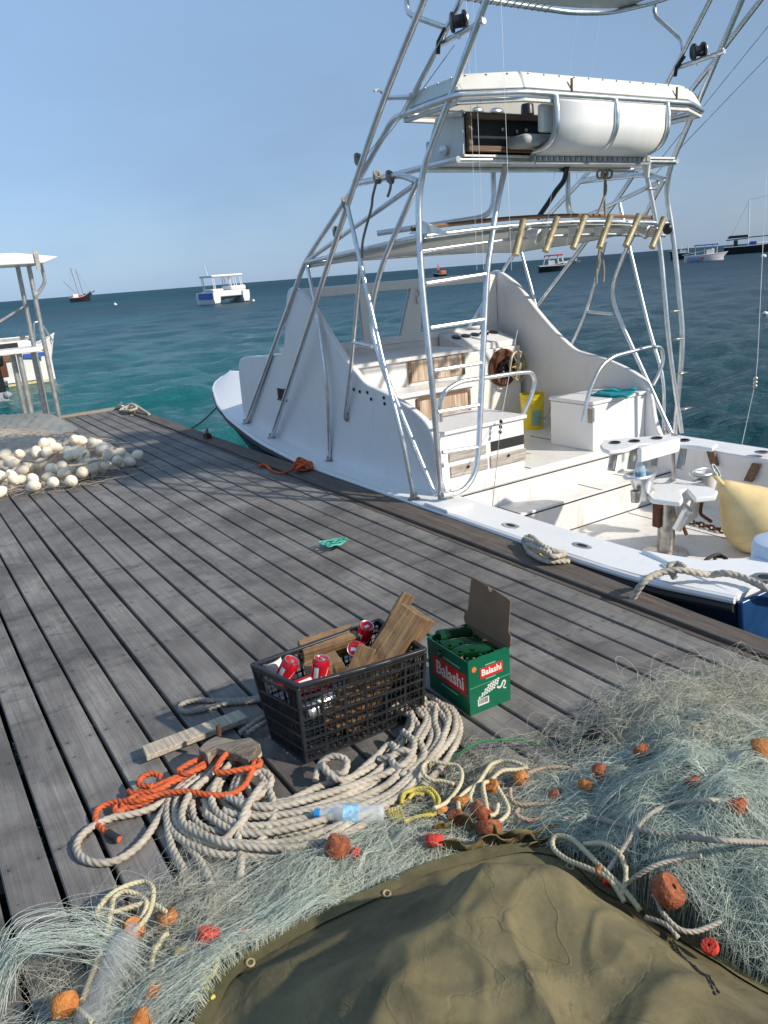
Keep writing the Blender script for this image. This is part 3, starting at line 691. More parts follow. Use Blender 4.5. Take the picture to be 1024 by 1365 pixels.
TR = .0205
def T(pts, name='tower_tube', r=TR, parent=None, both=False, fil=.10, mt='alu'):
    b = MB(); b.tube(fillet(pts, fil), r, 10); o = b.build(name, M[mt], parent or BOAT, angle=50)
    if both:
        b = MB(); b.tube(fillet([mir(p) for p in pts], fil), r, 10); b.build(name, M[mt], parent or BOAT, angle=50)
    return o
def foot(p, both=False):
    for q in ([p, mir(p)] if both else [p]):
        b = MB(); b.lathe([(.045,0),(.045,.010),(.028,.014),(.026,.05),(0,.052)], (q[0], q[1], q[2]-.004), n=14); b.build('foot_plate', M['steel'], BOAT)
def onDeck(px, py):
    z = .08
    for _ in range(6):
        p = G(px, py, z); z = dz(p[0], p[1])
    return (p[0], p[1], z)
def make_tower():
    fA, fB, fC, fF = onDeck(327.5, 559), onDeck(362.6, 583), onDeck(440, 614), onDeck(552, 665)
    kA = (3.17, 6.08, 1.722); jA = (3.205, 5.21, 2.228)
    rail = [(3.19, 4.55, 2.56), (3.20, 4.00, 2.56), (3.585, 3.83, 2.56)]
    A = [fA, kA, jA, PX(523, 159, 3.22), rail[0]]
    T(A, 'tower_leg', both=True, fil=.14); foot(fA, True)
    T([rail[0], rail[1], rail[2], mir(rail[2]), mir(rail[1]), mir(rail[0])], 'flybridge_rail', fil=.05)
    T([rail[0], mir(rail[0])], 'flybridge_rail')
    b0 = (2.975, 4.98, 2.06); T([fB, b0, (2.979, 4.469, 2.6), (2.974, 3.60, 3.34)], 'tower_leg', both=True, fil=.25); foot(fB, True)
    T([fC, PX(437, 520, 3.10), PX(425, 430, 3.14), (3.165, 6.03, 1.70)], 'tower_strut', .015, both=True, fil=.5); foot(fC, True)
    # strut from the leg clamp to the after foot
    T([b0, PX(490, 390, 2.97), PX(515, 500, 2.96), PX(535, 575, 2.95), fF], 'tower_strut', .016, both=True, fil=.5); foot(fF, True)
    # after legs
    ab = onDeck(589, 668); kn = (3.15, 4.365, 2.135)
    T([ab, PY(576, 510, 4.2), PY(560, 350, 4.3), kn, (3.215, 4.047, 2.6), (3.31, 3.57, 3.32)], 'after_leg', .021, both=True, fil=.2); foot(ab, True)
    # diagonal from upper leg down to the after foot, kinked
    eb = (3.075, 4.975, 1.253)
    T([kn, (3.09, 4.80, 1.62), eb, PX(510, 490, 3.06), (ab[0]-.02, ab[1]+.05, ab[2]+.04)], 'tower_brace', .019, both=True, fil=.25)
    # short lower brace and the stub to it
    dt = PX(460, 556, 3.15); d1 = (3.08, 5.23, 1.10)
    T([(dt[0]-.0, dt[1], dt[2]), d1, PX(481, 344, 3.08)], 'tower_strut', .015, both=True, fil=.6)
    T([d1, (3.07, 4.95, 1.08)], 'tower_stub', .014, both=True)
    b = MB(); b.lathe([(.04, 0), (.04, .012), (.02, .02), (0, .02)], (3.17, dt[1], dt[2]), (-1, 0, 0), 12); b.build('foot_plate', M['steel'], BOAT)
    # tube from after knee forward to the leg, and the straight one to the leg knee
    T([kn, (3.15, 4.55, 2.20), jA], 'tower_tube', .021, both=True, fil=.12)
    T([(3.155, 4.42, 2.12), kA], 'tower_tube', .017, both=True)
    # flybridge floor frame
    ff = [(3.30, 4.62, 2.235), (3.30, 4.13, 2.235)]
    T([jA, (3.28, 4.70, 2.235), ff[1]], 'floor_frame', .02, both=True, fil=.1)
    for y in (4.55, 4.15): T([(3.30, y, 2.232), mir((3.30, y, 2.232))], 'floor_frame', .019)
    T([(3.985, 4.60, 2.22), (3.985, 4.60, 1.93), (3.25, 5.05, 1.87)], 'floor_hanger', .02, both=True, fil=.14)
    # reel frames above the rail
    rc = (3.258, 4.217, 2.885)
    T([(3.195, 4.53, 2.57), rc, (3.34, 3.80, 3.33)], 'reel_frame', .017, both=True, fil=.03)
    rb = PX(640, 26, 3.255); T([rc, (3.262, 3.80, 2.90)], 'reel_bar', .016, both=True)
    for sg in (0, 1):
        c = Vector((3.255, 4.02, 2.955)); c = Vector(mir(c)) if sg else c
        r_ = MB(); r_.lathe([(.0,-.048),(.050,-.045),(.054,-.04),(.054,-.028),(.034,-.025),(.036,.025),(.054,.028),(.054,.04),(.046,.046),(0,.048)], c, (.85, -.5, .1), 20)
        rl = r_.build('outrigger_reel', M['black'], BOAT)
        r_ = MB(); r_.lathe([(.044,.046),(.040,.054),(.02,.060),(0,.060)], c, (.85,-.5,.1), 18); r_.tube([c+Vector((0,0,-.05)), c+Vector((0,0,-.09))], .012); r_.build('reel_cap', M['alu'], rl)
        r_ = MB(); r_.tube([c+Vector((-.02,.10,-.01)), c+Vector((-.03,.16,-.07)), c+Vector((-.03,.17,-.13))], .014, 8); r_.build('reel_handle', M['black'], rl)
    # rod crook on the port leg
    q = PX(535, 133, 3.19); h = MB(); p0 = Vector((3.19, 4.45, q[2]-.005)); p1 = Vector((3.10, 4.62, q[2]+.02)); h.tube([p0, p1], .015, 8)
    h.tube([p1+Vector((-.045*math.sin(a), .0, .045*math.cos(a)-.0)) + Vector((-.045,0,0)) for a in np.linspace(-2.6, .6, 14)], .009, 6); h.build('outrigger_crook', M['alu'], BOAT)
    # crow's nest: ring of tube with a laced canvas sling
    FY = 4.85; nz_ = PY(735, 13, FY)[2]; xr = PY(866, 2, FY-.35)[0]; xl = 2*XC-xr
    ring = [(xl, FY-.85, nz_), (xl, FY-.42, nz_), (xl+.16, FY-.10, nz_), (xl+.46, FY, nz_), (xr-.46, FY, nz_), (xr-.16, FY-.10, nz_), (xr, FY-.42, nz_), (xr, FY-.85, nz_)]
    T(ring, 'nest_ring', .019, fil=.12)
    cv = MB(); cv.grid(lambda u, v: (xl+.08+(xr-xl-.16)*u, FY-.82+.74*v*(1-.16*(2*u-1)**4), nz_+.02-.02*math.sin(PI*u)), 12, 8); n = cv.build('nest_canvas', M['cushion'], BOAT); sm = n.modifiers.new('thick', 'SOLIDIFY'); sm.thickness = .006
    lc = MB()
    for k in range(13):
        x = 3.95+.068*k; lc.tube([(x, FY, nz_+.022), (x-.01, FY+.022, nz_-.002), (x, FY, nz_-.022), (x+.01, FY-.022, nz_), (x+.03, FY-.10, nz_+.02)], .005, 5)
    lc.build('lacing', M['rope'], n)
    T([(xl, FY-.4, nz_), (xl-.05, FY-.45, nz_-.3), (3.27, 4.16, 2.96)], 'nest_bracket', .016, fil=.06)
    T([(xr, FY-.4, nz_), PY(872, 20, FY-.42), PY(908, 52, 4.25), mir((3.27, 4.14, 2.99))], 'nest_bracket', .016, fil=.06)
    for x in (3.9, 4.25): 
        b = MB(); b.ell((x-.1, FY, nz_+.005), (.028,.028,.032)); b.build('clamp', M['black'], BOAT)
    # lower hardtop canvas with teak edge, after rail and rod holders
    ar = [(3.14, 4.33, 1.80), mir((3.14, 4.33, 1.80))]; T([kA] + [(3.13, 4.36, 1.80)], 'hardtop_frame', .018, both=True)
    bow_ = [(3.14+(2.44)*t, 4.33, 1.80+.045*math.sin(PI*t)) for t in np.linspace(0, 1, 15)]; T(bow_, 'hardtop_frame', .018, fil=.05)
    T([(p[0], p[1]+.02, p[2]-.09) for p in bow_], 'hardtop_frame', .014, fil=.05); T([kA, mir(kA)], 'hardtop_frame', .018)
    ht = MB(); ht.grid(lambda u, v: (3.18+2.36*u, 4.38+1.68*v, 1.79-.085*v+.05*math.sin(PI*u)+.008*math.sin(9*v)*math.sin(7*u)), 24, 14); hto = ht.build('hardtop_canvas', M['cushion'], BOAT, angle=80)
    sm = hto.modifiers.new('thick', 'SOLIDIFY'); sm.thickness = .03
    te = MB(); te.tube([(p[0], 4.45, p[2]+.055) for p in bow_], .017, 6); te.build('teak_edge', M['teak'], hto)
    g = MB(); g.prism([PX(561, 294, 3.16), PX(545, 312, 3.16), PX(598, 312, 3.16), PX(577, 300, 3.16)], (.012, 0, 0)); g.build('gusset', M['alu'], hto, bevel=.003)
    for x0, y0, x1, y1 in ((698,293,687,340),(743,290,727,335),(780,288,764,331),(814,288,799,330),(852,287,834,328),(885,291,869,330)):
        a, c = Vector(PY(x0, y0, 4.24)), Vector(PY(x1, y1, 4.22)); r_ = MB(); r_.tube([a, lerp(a, c, .05), lerp(a, c, .95), c], [.027, .024, .024, .026], 12); ro = r_.build('rod_holder', M['brass'], BOAT)
        m_ = Vector(lerp(a, c, .45)); r_ = MB(); r_.obox(m_+Vector((0,.05,0)), (.018,0,0), (0,.05,0), (0,0,.03)); r_.build('holder_bracket', M['alu'], ro, bevel=.004)
    for px, py in ((711, 313), (856, 307)):
        q = Vector(PY(px, py, 4.27)); b = MB(); b.lathe([(.0,-.05),(.03,-.05),(.045,.0),(.055,.05),(.05,.055),(0,.05)], q, (.3,-.9,-.35), 18); b.tube([q, q+Vector((0,.05,.06))], .012); fl = b.build('flood_light', M['alu'], BOAT)
        b = MB(); b.lathe([(.046,.052),(.0,.058)], q, (.3,-.9,-.35), 18); b.build('lens', M['pane'], fl)
    b = MB(); q = Vector(PY(890, 305, 4.28)); b.ell(q, (.035,.04,.045)); b.build('clamp', M['black'], BOAT)
    # ladder up the port after leg
    Yl = lambda z: 4.12+.12*min(z, 2.2)
    def L(px, py):
        y = 4.2
        for _ in range(5):
            p = PY(px, py, y); y = Yl(p[2])
        return PY(px, py, y)
    ld = MB(); ld.tube(fillet([L(590,660), L(617,656), L(634,632), L(638,600), L(649,365), L(662,275), L(677,208), L(692,199), L(708,198)], .12, 7), .0205, 10); lad = ld.build('ladder', M['alu'], BOAT, angle=50)
    for x0, y0, x1, y1 in ((567,378,650,365),(573,437,644,426),(578,494,641,484),(583,549,638,540),(589,603,636,596)):
        r_ = MB(); r_.tube([L(x0+1, y0), L(x1, y1)], .014, 8); r_.build('rung', M['alu'], lad)
    # doubled leg to starboard, with short spacers and cable ties
    def S(px, py):
        y = 4.2
        for _ in range(5):
            p = PY(px, py, y); y = Yl(p[2])-.01
        return PY(px, py, y)
    T([S(855,207), S(864,240), S(880,322), S(893,470), S(909,577)], 'after_leg', .019, fil=.25)
    for px, py in ((862,232),(866,252),(899,415),(903,452),(908,498),(913,545)):
        q = Vector(S(px, py)); b = MB(); b.obox(q+Vector((.02,.0,0)), (.05,0,0), (0,.022,0), (0,0,.008)); b.build('clamp', M['steel'], BOAT, bevel=.004)
    # hand rails over the drawer unit and the ice box
    H = lambda pts, y: T([PY(px, py, y) for px, py in pts], 'hand_rail', .017, fil=.1)
    H([(588,562),(585,540),(592,522),(612,509),(690,497),(709,496),(714,508),(708,530),(698,551)], 4.50)
    H([(776,562),(786,520),(801,488),(818,475),(868,462),(882,463),(885,480),(878,500),(871,513)], 4.415)
make_tower()

def make_flybridge():
    # padded ring above the rail
    def band(pts, z0, z1, inset): 
        b = MB(); n = len(pts)
        for i in range(n-1):
            a, c = Vector(pts[i]), Vector(pts[i+1]); d = (c-a).normalized(); nr = Vector((-d.y, d.x, 0)); 
            if nr.dot(Vector((XC, 4.3, 0))-(a+c)/2) < 0: nr = -nr
            lo, hi = Vector((0,0,z0)), Vector((0,0,z1))+nr*inset
            e = d*.0
            b.prism([a+lo, c+lo, c+hi-d*inset*.4, a+hi+d*inset*.4], nr*.035)
        return b
    P = [(3.20, 4.56, 0), (3.205, 4.005, 0), (3.59, 3.835, 0), (5.13, 3.835, 0), (5.515, 4.005, 0), (5.52, 4.56, 0), (3.20, 4.56, 0)]
    b = band(P, 2.585, 2.688, .05); fb = b.build('bolster', M['cushion'], BOAT, bevel=.012)
    b = band(P, 2.515, 2.538, 0); b.build('bolster_skirt', M['white_worn'], fb, bevel=.003)
    sn = MB()
    for i in range(len(P)-1):
        a, c = Vector(P[i]), Vector(P[i+1]); L = (c-a).length; d = (c-a)/L; nr = Vector((d.y, -d.x, 0))
        if nr.dot((a+c)/2-Vector((XC, 4.3, 0))) < 0: nr = -nr
        for k in range(int(L/.13)):
            sn = MB(); sn.ell(a+d*(.07+.13*k)+Vector((0,0,2.676))-nr*.041, (.006,.006,.006), nu=6, nv=4); sn.build('snap', M['steel'], fb)
    # tarnished seam edges on the after panel
    sm = MB(); sm.box(3.985, 3.995, 3.832, 3.846, 2.585, 2.66); sm.box(5.00, 5.008, 3.832, 3.846, 2.585, 2.66); sm.build('seam', M['teak'], fb)
    # curved seat back with three bent supports
    x0, x1 = PY(738, 140, 3.84)[0], PY(886, 150, 3.84)[0]
    pf = [(3.845, 2.535), (3.843, 2.45), (3.848, 2.38), (3.89, 2.31), (3.96, 2.275), (4.05, 2.265)]
    prof = [(p[1], p[2]) for p in cr([(0, y, z) for y, z in pf], 4)]
    b = MB(); b.grid(lambda u, v: (x0+(x1-x0)*u, prof[min(int(v*(len(prof)-1)+.5), len(prof)-1)][0], prof[min(int(v*(len(prof)-1)+.5), len(prof)-1)][1]), 4, len(prof))
    sb = b.build('seat_back', M['white_clean'], BOAT, angle=60); s = sb.modifiers.new('thick', 'SOLIDIFY'); s.thickness = .03
    for x in (x0, (x0+x1)/2+.01, x1): 
        T([(x, 3.82, 2.55)] + [(x, y-.035, z) for y, z in prof[3:]], 'seat_support', .018, fil=.02)
    b = MB(); b.box(x0-.16, x1+.1, 3.93, 4.12, 2.29, 2.36); b.build('seat_cushion', M['grey_vinyl'], BOAT, bevel=.03, seg=3)
    b = MB(); b.box(x0-.06, x1-.05, 3.88, 3.925, 2.36, 2.52); b.build('back_cushion', M['cushion'], BOAT, bevel=.015)
    # floor
    b = MB(); b.box(3.34, 5.38, 4.12, 4.58, 2.246, 2.262); b.build('flybridge_floor', M['white_worn'], BOAT, bevel=.004)
    # electronics locker with teak framed opening and white side
    b = MB(); b.prism([(3.34, 4.13, 2.263), (3.34, 4.56, 2.263), (3.34, 4.40, 2.515), (3.34, 4.13, 2.515)], (.02, 0, 0)); b.box(3.36, 5.38, 4.52, 4.545, 2.263, 2.40); cs = b.build('flybridge_console', M['white'], BOAT, bevel=.004)
    X0, X1 = 3.365, 4.20
    b = MB(); b.box(X0, X1, 4.10, 4.13, 2.462, 2.50); b.box(X0, X1, 4.10, 4.13, 2.275, 2.31); b.box(X0, X0+.035, 4.098, 4.128, 2.31, 2.462); b.box(X1-.035, X1, 4.098, 4.128, 2.31, 2.462); b.build('locker_frame', M['teak'], cs, bevel=.004)
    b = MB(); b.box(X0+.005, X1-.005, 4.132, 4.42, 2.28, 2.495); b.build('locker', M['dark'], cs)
    for k, (dx, zz) in enumerate(((.42,.12),(.46,.09),(.40,.08),(.3,.13),(.5,.13))):
        u = MB(); u.lathe([(.012,0),(.012,.01),(0,.012)], (X0+dx, 4.131, 2.28+zz), (0,-1,0), 10); u.build('switch', M['steel'], cs)
    u = MB(); q = PX(594, 200, 3.335); u.lathe([(.03,0),(.03,.03),(.015,.04),(0,.04)], (3.338, q[1], q[2]), (-1,-.2,0), 16); u.build('horn', M['alu'], cs)
    for px, r in ((637, .03), (662, .035)):
        q = PY(px, 140, 4.2); u = MB(); u.ell((q[0], 4.2, 2.525), (r*1.6, r, .028)); u.build('search_light', M['alu'], cs)
    q = PY(703, 140, 4.18); u = MB(); u.lathe([(.045,0),(.04,.075),(.036,.08),(0,.08)], (q[0], 4.18, 2.50), n=16); u.build('black_cap', M['black'], cs)
    T([PX(563, 152, 3.25), PX(617, 153, 3.34)], 'console_stay', .014)
    # perforated light bar under the seat
    a, c = PY(704, 208, 4.06), PY(858, 206, 4.06)
    b = MB(); b.box(a[0], c[0], 4.0, 4.05, 2.205, 2.24); lb = b.build('light_bar', M['steel'], BOAT, bevel=.004)
    b = MB()
    for k in range(22): x = a[0]+.03+(c[0]-a[0]-.06)*k/21; b.box(x-.014, x+.014, 3.994, 4.002, 2.212, 2.236)
    b.box(a[0], c[0], 3.99, 4.0, 2.19, 2.204); b.build('bar_lens', M['hull_grey'], lb)
    u = MB(); u.tube(fillet([PY(838,206,4.02), PY(858,201,4.02), PY(864,212,4.05), PY(862,236,4.08)], .03), .022, 8); u.build('pipe_boot', M['white'], BOAT)
    u = MB(); u.tube(cr([PY(756,222,4.5), PY(752,240,4.55), PY(741,255,4.6), PY(730,272,4.65), PY(716,292,4.7)], 6), .02, 8); u.build('cable_loom', M['black'], BOAT)
    # lashings and loose rope ends
    for pts in ([PY(805,230,4.4), PY(808,252,4.4), PY(803,270,4.4), PY(797,285,4.4)], [PY(807,235,4.4), PY(806,262,4.4), PY(807,288,4.4)], [PX(503,238,3.12), PX(497,262,3.12), PX(495,278,3.12), PX(484,320,3.1), PX(483,344,3.1)], [PX(519,235,3.12), PX(521,248,3.12), PX(517,262,3.12)],
                [PY(800,330,4.4), PY(796,355,4.4), PY(795,378,4.4)], [PY(801,330,4.4), PY(805,360,4.4), PY(804,376,4.4)]):
        b = MB(); b.rope(cr(pts, 6), .010); b.build('lashing', M['rope_grey'], BOAT)
    for px, py, x in ((478,213,3.0), (503,236,3.15), (520,236,3.15), (449,310,3.0), (461,271,2.98)):
        b = MB(); q = Vector(PX(px, py, x))
        for k in range(4): b.tube([q+Vector((.025*math.cos(t), .025*math.sin(t)*.6, .025*math.sin(t)*.9+.012*(k-1.5))) for t in np.linspace(0, 6.28, 10)], .008, 6)
        b.build('lashing', M['rope_grey'], BOAT)
    for k in range(3):
        b = MB(); q = Vector(PY(800+6*k, 232, 4.4)); b.tube([q+Vector((0, .03*math.cos(t), .03*math.sin(t))) for t in np.linspace(0, 6.28, 10)], .009, 6); b.build('lashing', M['rope_grey'], BOAT)
    # fine outrigger and halyard lines
    def line(pts, r=.0022, mt='line'):
        b = MB(); b.tube(pts, r, 5); b.build('rigging_line', M[mt], BOAT)
    line([PX(1022, 225, 5.9), PX(1010, 480, 5.75), PX(1007, 510, 5.72), G(989, 593, .06)]); line([PX(1024, 35, 5.9), PX(870, 225, 5.55)], .003, 'steel'); line([PX(1024, 75, 5.9), PX(866, 240, 5.55)], .003, 'steel')
    line([PY(668, 562, 4.4), PY(655, 690, 3.9)], .003, 'steel'); line([PY(690, 440, 4.6), PY(668, 560, 4.4)], .002)
    line([PX(600, 30, 3.2), PX(535, 150, 3.1), PX(482, 215, 3.0)], .003, 'steel'); line([PX(606, 60, 3.2), PX(548, 140, 3.1), PX(484, 222, 3.0)], .003, 'steel')
    for px in (622, 631, 668): line([PX(px, 0, 3.4), PX(px+6, 150, 3.35), PX(px+14, 360, 3.3)], .0013)
    for px in (800, 770): line([PY(px, 20, 3.9), PY(px-45, 330, 4.2)], .0011)
    b = MB(); q = Vector(PX(1007, 510, 5.72))
    for k in range(3): b.ell(q+Vector((0,0,.03*k-.03)), (.018,.018,.02), nu=8, nv=6)
    b.build('swivel', M['steel'], BOAT)
    for k in range(3): 
        b = MB(); q = PY(668-k*.6, 562+7*k, 4.4); b.ell(q, (.014,.014,.016), nu=8, nv=6); b.build('turnbuckle', M['black'], BOAT)
M['line'] = simple('nylon_line', (.7,.72,.72), .4)
make_flybridge()

def make_cockpit():
    # fighting chair bolted to the sole
    c0 = Vector((XC, 3.31, -.45))
    b = MB(); b.lathe([(.155,0),(.155,.012),(.075,.022),(.06,.03),(.058,.43),(.075,.44),(0,.44)], c0, n=24); ped = b.build('chair_pedestal', M['steel'], BOAT, angle=30)
    def sp(l): return [G(px, py, .03) for px, py in l]
    seat = sp([(861,656),(869,665),(907,669),(911,664),(907.5,653.5),(916,651),(921,657),(927,664),(954,661),(957,654),(935,644),(894,636),(874,638),(866,643)])
    b = MB(); b.prism(seat, (0, 0, -.035)); b.build('chair_seat', M['white_clean'], ped, bevel=.008)
    # backrest board with rod tubes
    up_ = [(800,593),(806,586),(840,583),(880,580),(915,582),(948,586),(957,592),(950,597),(930,594),(905,592),(880,590),(850,592),(836,598),(812,601),(803,598)]
    zb = .33; b = MB(); b.prism([G(px, py, zb) for px, py in up_], (0, 0, -.03)); bk = b.build('chair_back_board', M['white_clean'], ped, bevel=.008)
    yb = G(876, 596, zb)[1]
    b = MB(); p, q = PY(851, 591, yb-.04), PY(902, 612, yb-.04); b.obox(((p[0]+q[0])/2, yb-.05, PY(877, 600, yb-.05)[2]), (abs(q[0]-p[0])/2, 0, 0), (0, .016, 0), (0, 0, .048)); b.build('chair_back_plate', M['white_clean'], ped, bevel=.006)
    for px, py in ((820, 590), (846, 588), (876, 584), (912, 587)):
        q = Vector(G(px, py, zb+.002)); b = MB(); b.lathe([(.038,0),(.038,.006),(.026,.006),(.026,-.01),(0,-.011)], q, n=18); b.build('rod_ring', M['black'], bk)
        d = Vector((-.06, -.02, -.19)); b = MB(); b.tube([q+Vector((0,0,-.03)), q+d], .027, 12); b.build('rod_tube', M['steel'], bk)
    b = MB(); b.tube(fillet([G(897, 637, .03), PY(899, 640, yb), PY(897, 600, yb)], .03), .012, 8); b.build('back_post', M['steel'], ped)
    # arm gimbals: steel ring, flared pot, small cup
    for sg, (px, py) in ((0, (856, 632)), (1, (942, 628))):
        q = Vector(PY(px, py, 3.38 if sg == 0 else 3.36)); b = MB()
        b.lathe([(.04,-.18),(.05,-.16),(.085,-.02),(.085,0),(.07,0),(.045,-.14),(0,-.145)], q, (.0,.05,1), 20); b.build('arm_pot', M['white' if sg else 'alu'], ped)
        b = MB(); b.tube([q+Vector((.13*math.cos(t)-.02, .075*math.sin(t), .0)) for t in np.linspace(0, 2*PI, 24, endpoint=False)], .012, 8, True); b.build('arm_ring', M['alu'], ped)
        if sg == 0:
            b = MB(); b.lathe([(.028,-.08),(.034,0),(.028,0),(.024,-.07),(0,-.07)], q+Vector((-.10,-.03,-.09)), n=16); b.build('drink_cup', M['steel'], ped)
        b = MB(); b.tube([q+Vector((0,0,-.05)), Vector((XC+(.1 if sg else -.08), 3.33, -.02))], .02, 8); b.build('arm_bracket', M['steel'], ped)
    q = Vector(PY(915, 680, 3.15)); b = MB(); b.tube([q, q+Vector((-.03,.05,-.14))], .035, 14); b.lathe([(.045,0),(.045,.02),(.033,.021),(.03,-.02),(0,-.02)], q, (.35,-.6,.6), 16); b.build('rod_gimbal', M['alu'], ped)
    b = MB(); b.prism([PY(900, 668, 3.24), PY(936, 664, 3.24), PY(930, 690, 3.24), PY(913, 702, 3.24), PY(904, 690, 3.24)], (0, .02, 0)); b.build('gimbal_plate', M['white'], ped, bevel=.005)
    b = MB(); b.tube(fillet([PY(936, 668, 3.22), PY(933, 685, 3.2), PY(948, 695, 3.18)], .03), .012, 8); b.tube([PY(910, 700, 3.2), PY(915, 712, 3.2)], .013, 8); b.build('foot_lever', M['rust'], ped)
    b = MB(); b.box(XC-.095, XC-.058, 3.30, 3.36, -.24, .0); b.build('pedestal_clamp', M['rust'], ped, bevel=.008)
    # oval hawse plates in the side deck
    for px, py in ((681, 701), (776, 728), (897, 757)):
        q = Vector(onDeck(px, py)); b = MB(); b.lathe([(.055,0),(.055,.005),(.036,.007),(.030,.002),(0,.001)], q, n=20); o = b.build('deck_fitting', M['alu'], BOAT); o.scale = (.62, 1.25, 1)
        b = MB(); b.lathe([(.03,0),(0,.002)], q+Vector((0,0,.006)), n=16); o2 = b.build('fitting_hole', M['dark'], o)
    for px, py in ((1019, 770), (902, 591), (1016, 603)):
        q = Vector(G(px, py, .062)); b = MB(); b.lathe([(.055,0),(.055,.005),(.036,.007),(.030,.003),(0,.002)], q, n=20); o = b.build('deck_fitting', M['steel'], BOAT)
        b = MB(); b.lathe([(.03,0),(0,.002)], q+Vector((0,0,.006)), n=16); b.build('fitting_hole', M['dark'], o)
    # angled rod tubes in the starboard lining
    for px, py, dx in ((949, 607, 10), (1003, 630, -8)):
        q = Vector(PX(px, py, 5.43)); b = MB(); b.obox(q, (.008,0,0), (0,.035,-.0), (0,.03*(1 if dx > 0 else -1),.075)); b.build('lining_slot', M['teak'], BOAT)
    # port after corner: step plate by the ladder foot
    b = MB(); q = onDeck(600, 676); b.box(q[0]-.10, q[0]+.12, q[1]-.10, q[1]+.16, q[2], q[2]+.022); b.build('ladder_step', M['white_clean'], BOAT, bevel=.006)
    b = MB(); b.obox(Vector(PX(866, 740, 3.27)) , (.02, 0, 0), (0, .02, 0), (0, 0, .02)); 
make_cockpit()

# ------------------------------------------------------------------ loose things aboard
def bucket():
    p = PX(710, 556, 5.22); r, h = .115, .33
    t = thing('bucket', (p[0], p[1], .03), 'yellow plastic bucket standing on the deck below the steering wheel', 'bucket')
    b = MB(); b.lathe([(0,.005),(r*.88,.005),(r*.90,0),(r,h*.86),(r*1.04,h*.87),(r*1.04,h*.9),(r*1.01,h*.91),(r*1.03,h),(r*1.06,h),(r*1.06,h+.01),(r*.98,h+.01),(r*.85,.02),(0,.02)], (p[0], p[1], .03), n=28); b.build('bucket_body', M['yellow'], t)
    b = MB(); b.tube([(p[0]-.12*math.cos(a)*.99, p[1]-.125-.0*a, h*.72-.11*math.sin(a)) for a in np.linspace(0, PI, 16)], .004, 6); b.build('handle', M['steel'], t)
    d = Vector((-.55, -.83, 0)); s = Vector((.83, -.55, 0)); b = MB()
    b.grid(lambda u, v: Vector((p[0], p[1], .07+.15*v)) + (d*math.cos((u-.5)*1.0+.25)+s*math.sin((u-.5)*1.0+.25))*(r*(.905+.1*(.07+.15*v)/(h*.86))+.0025), 8, 2); b.build('paper_label', M['print_pale'], t)
bucket()
def buoy():
    c = Vector(G(1006, 690, -.215)); ax = (Vector(G(966, 648, .02))-c).normalized()
    t = thing('mooring_buoy', (c.x, c.y, -.45), 'large pale orange pear shaped buoy lying in the boat cockpit', 'buoy')
    b = MB(); b.lathe([(0,-.25),(.08,-.245),(.17,-.20),(.225,-.11),(.235,-.02),(.22,.06),(.175,.14),(.11,.23),(.06,.31),(.03,.35),(0,.352)], c, ax, 32); b.build('buoy_body', M['buoy'], t, angle=60)
    e = c+ax*.35; b = MB(); q = ax.to_track_quat('Z', 'Y'); b.tube([e+q @ Vector((.035*math.cos(a), 0, .045*math.sin(a)+.03)) for a in np.linspace(0, 2*PI, 18, endpoint=False)], .016, 8, True); b.build('eye', M['buoy'], t)
    b = MB(); b.tube([e+ax*.06+Vector((.02*math.cos(a), .03*math.sin(a), .04+.04*math.sin(a))) for a in np.linspace(0, 2*PI, 14, endpoint=False)], .008, 6, True); b.build('shackle', M['steel'], t)
    b = MB(); b.tube([c+q @ Vector((.2365*math.cos(a), .2365*math.sin(a), -.02)) for a in np.linspace(0, 2*PI, 40, endpoint=False)], .003, 5, True); b.build('mould_seam', M['buoy'], t)
buoy()
def chain():
    pts = resample(cr([G(898, 690, -.43), G(920, 695, -.43), G(945, 702, -.43), G(966, 708, -.43)], 8), .045); b = MB()
    for i in range(len(pts)-1):
        a, c = Vector(pts[i]), Vector(pts[i+1]); d = (c-a).normalized(); m = (a+c)/2; n = Vector((0,0,1)) if i % 2 else d.cross(Vector((0,0,1))).normalized()
        b.tube([m + d*.030*math.cos(t) + n*.017*math.sin(t) for t in np.linspace(0, 2*PI, 12, endpoint=False)], .007, 6, True)
    tag(b.build('chain', M['rust'], None), 'short rusty chain lying across the cockpit floor towards the orange buoy', 'chain')
chain()
def rope_thing(name, paths, r, mat, label, cat='rope', group=None, laid=True, **k):
    b = MB()
    for p in paths:
        if laid: b.rope(p, r, **k)
        else: b.tube(resample(p, r*1.5), r, 7)
    return tag(b.build(name, M[mat], None, angle=80), label, cat, group)
def pth(px, z=.012, n=8, jit=.0, closed=False):
    out = []
    for p in px:
        zz = p[2] if len(p) > 2 else z
        out.append(tuple(np.array(G(p[0], p[1], zz)) + np.array([0, 0, abs(rng.normal(0, jit)) if jit else 0])))
    return cr(out, n, closed)
def crop(ox, oy, s): return lambda l: [(ox+s*p[0], oy+s*p[1]) + tuple(p[2:]) for p in l]
rope_thing('rope_heap', [pth([(932,752,-.44),(950,750,-.43),(955,742,-.42),(968,744,-.41),(964,751,-.42),(940,748,-.40),(958,739,-.4),(970,748,-.43)], n=6)], .012, 'rubber', 'small black rope heap on the cockpit floor behind the gunwale', laid=False)
def cloth():
    c = G(822, 527, .44); t = MB()
    def f(u, v):
        p = Vector(lerp(lerp(G(787,527,.456), G(836,531,.456), u), lerp(G(812,519,.456), G(850,520,.456), u), v)); 
        return p + Vector((0,0,.012+.018*noise.noise(Vector((u*4, v*3, 2)))+.01*math.sin(u*9)*v))
    t.grid(f, 18, 12); o = t.build('folded_cloth', M['teal_cloth'], None, angle=80); s = o.modifiers.new('thick', 'SOLIDIFY'); s.thickness = .012
    tag(o, 'teal cloth folded on the lid of the white ice box', 'cloth')
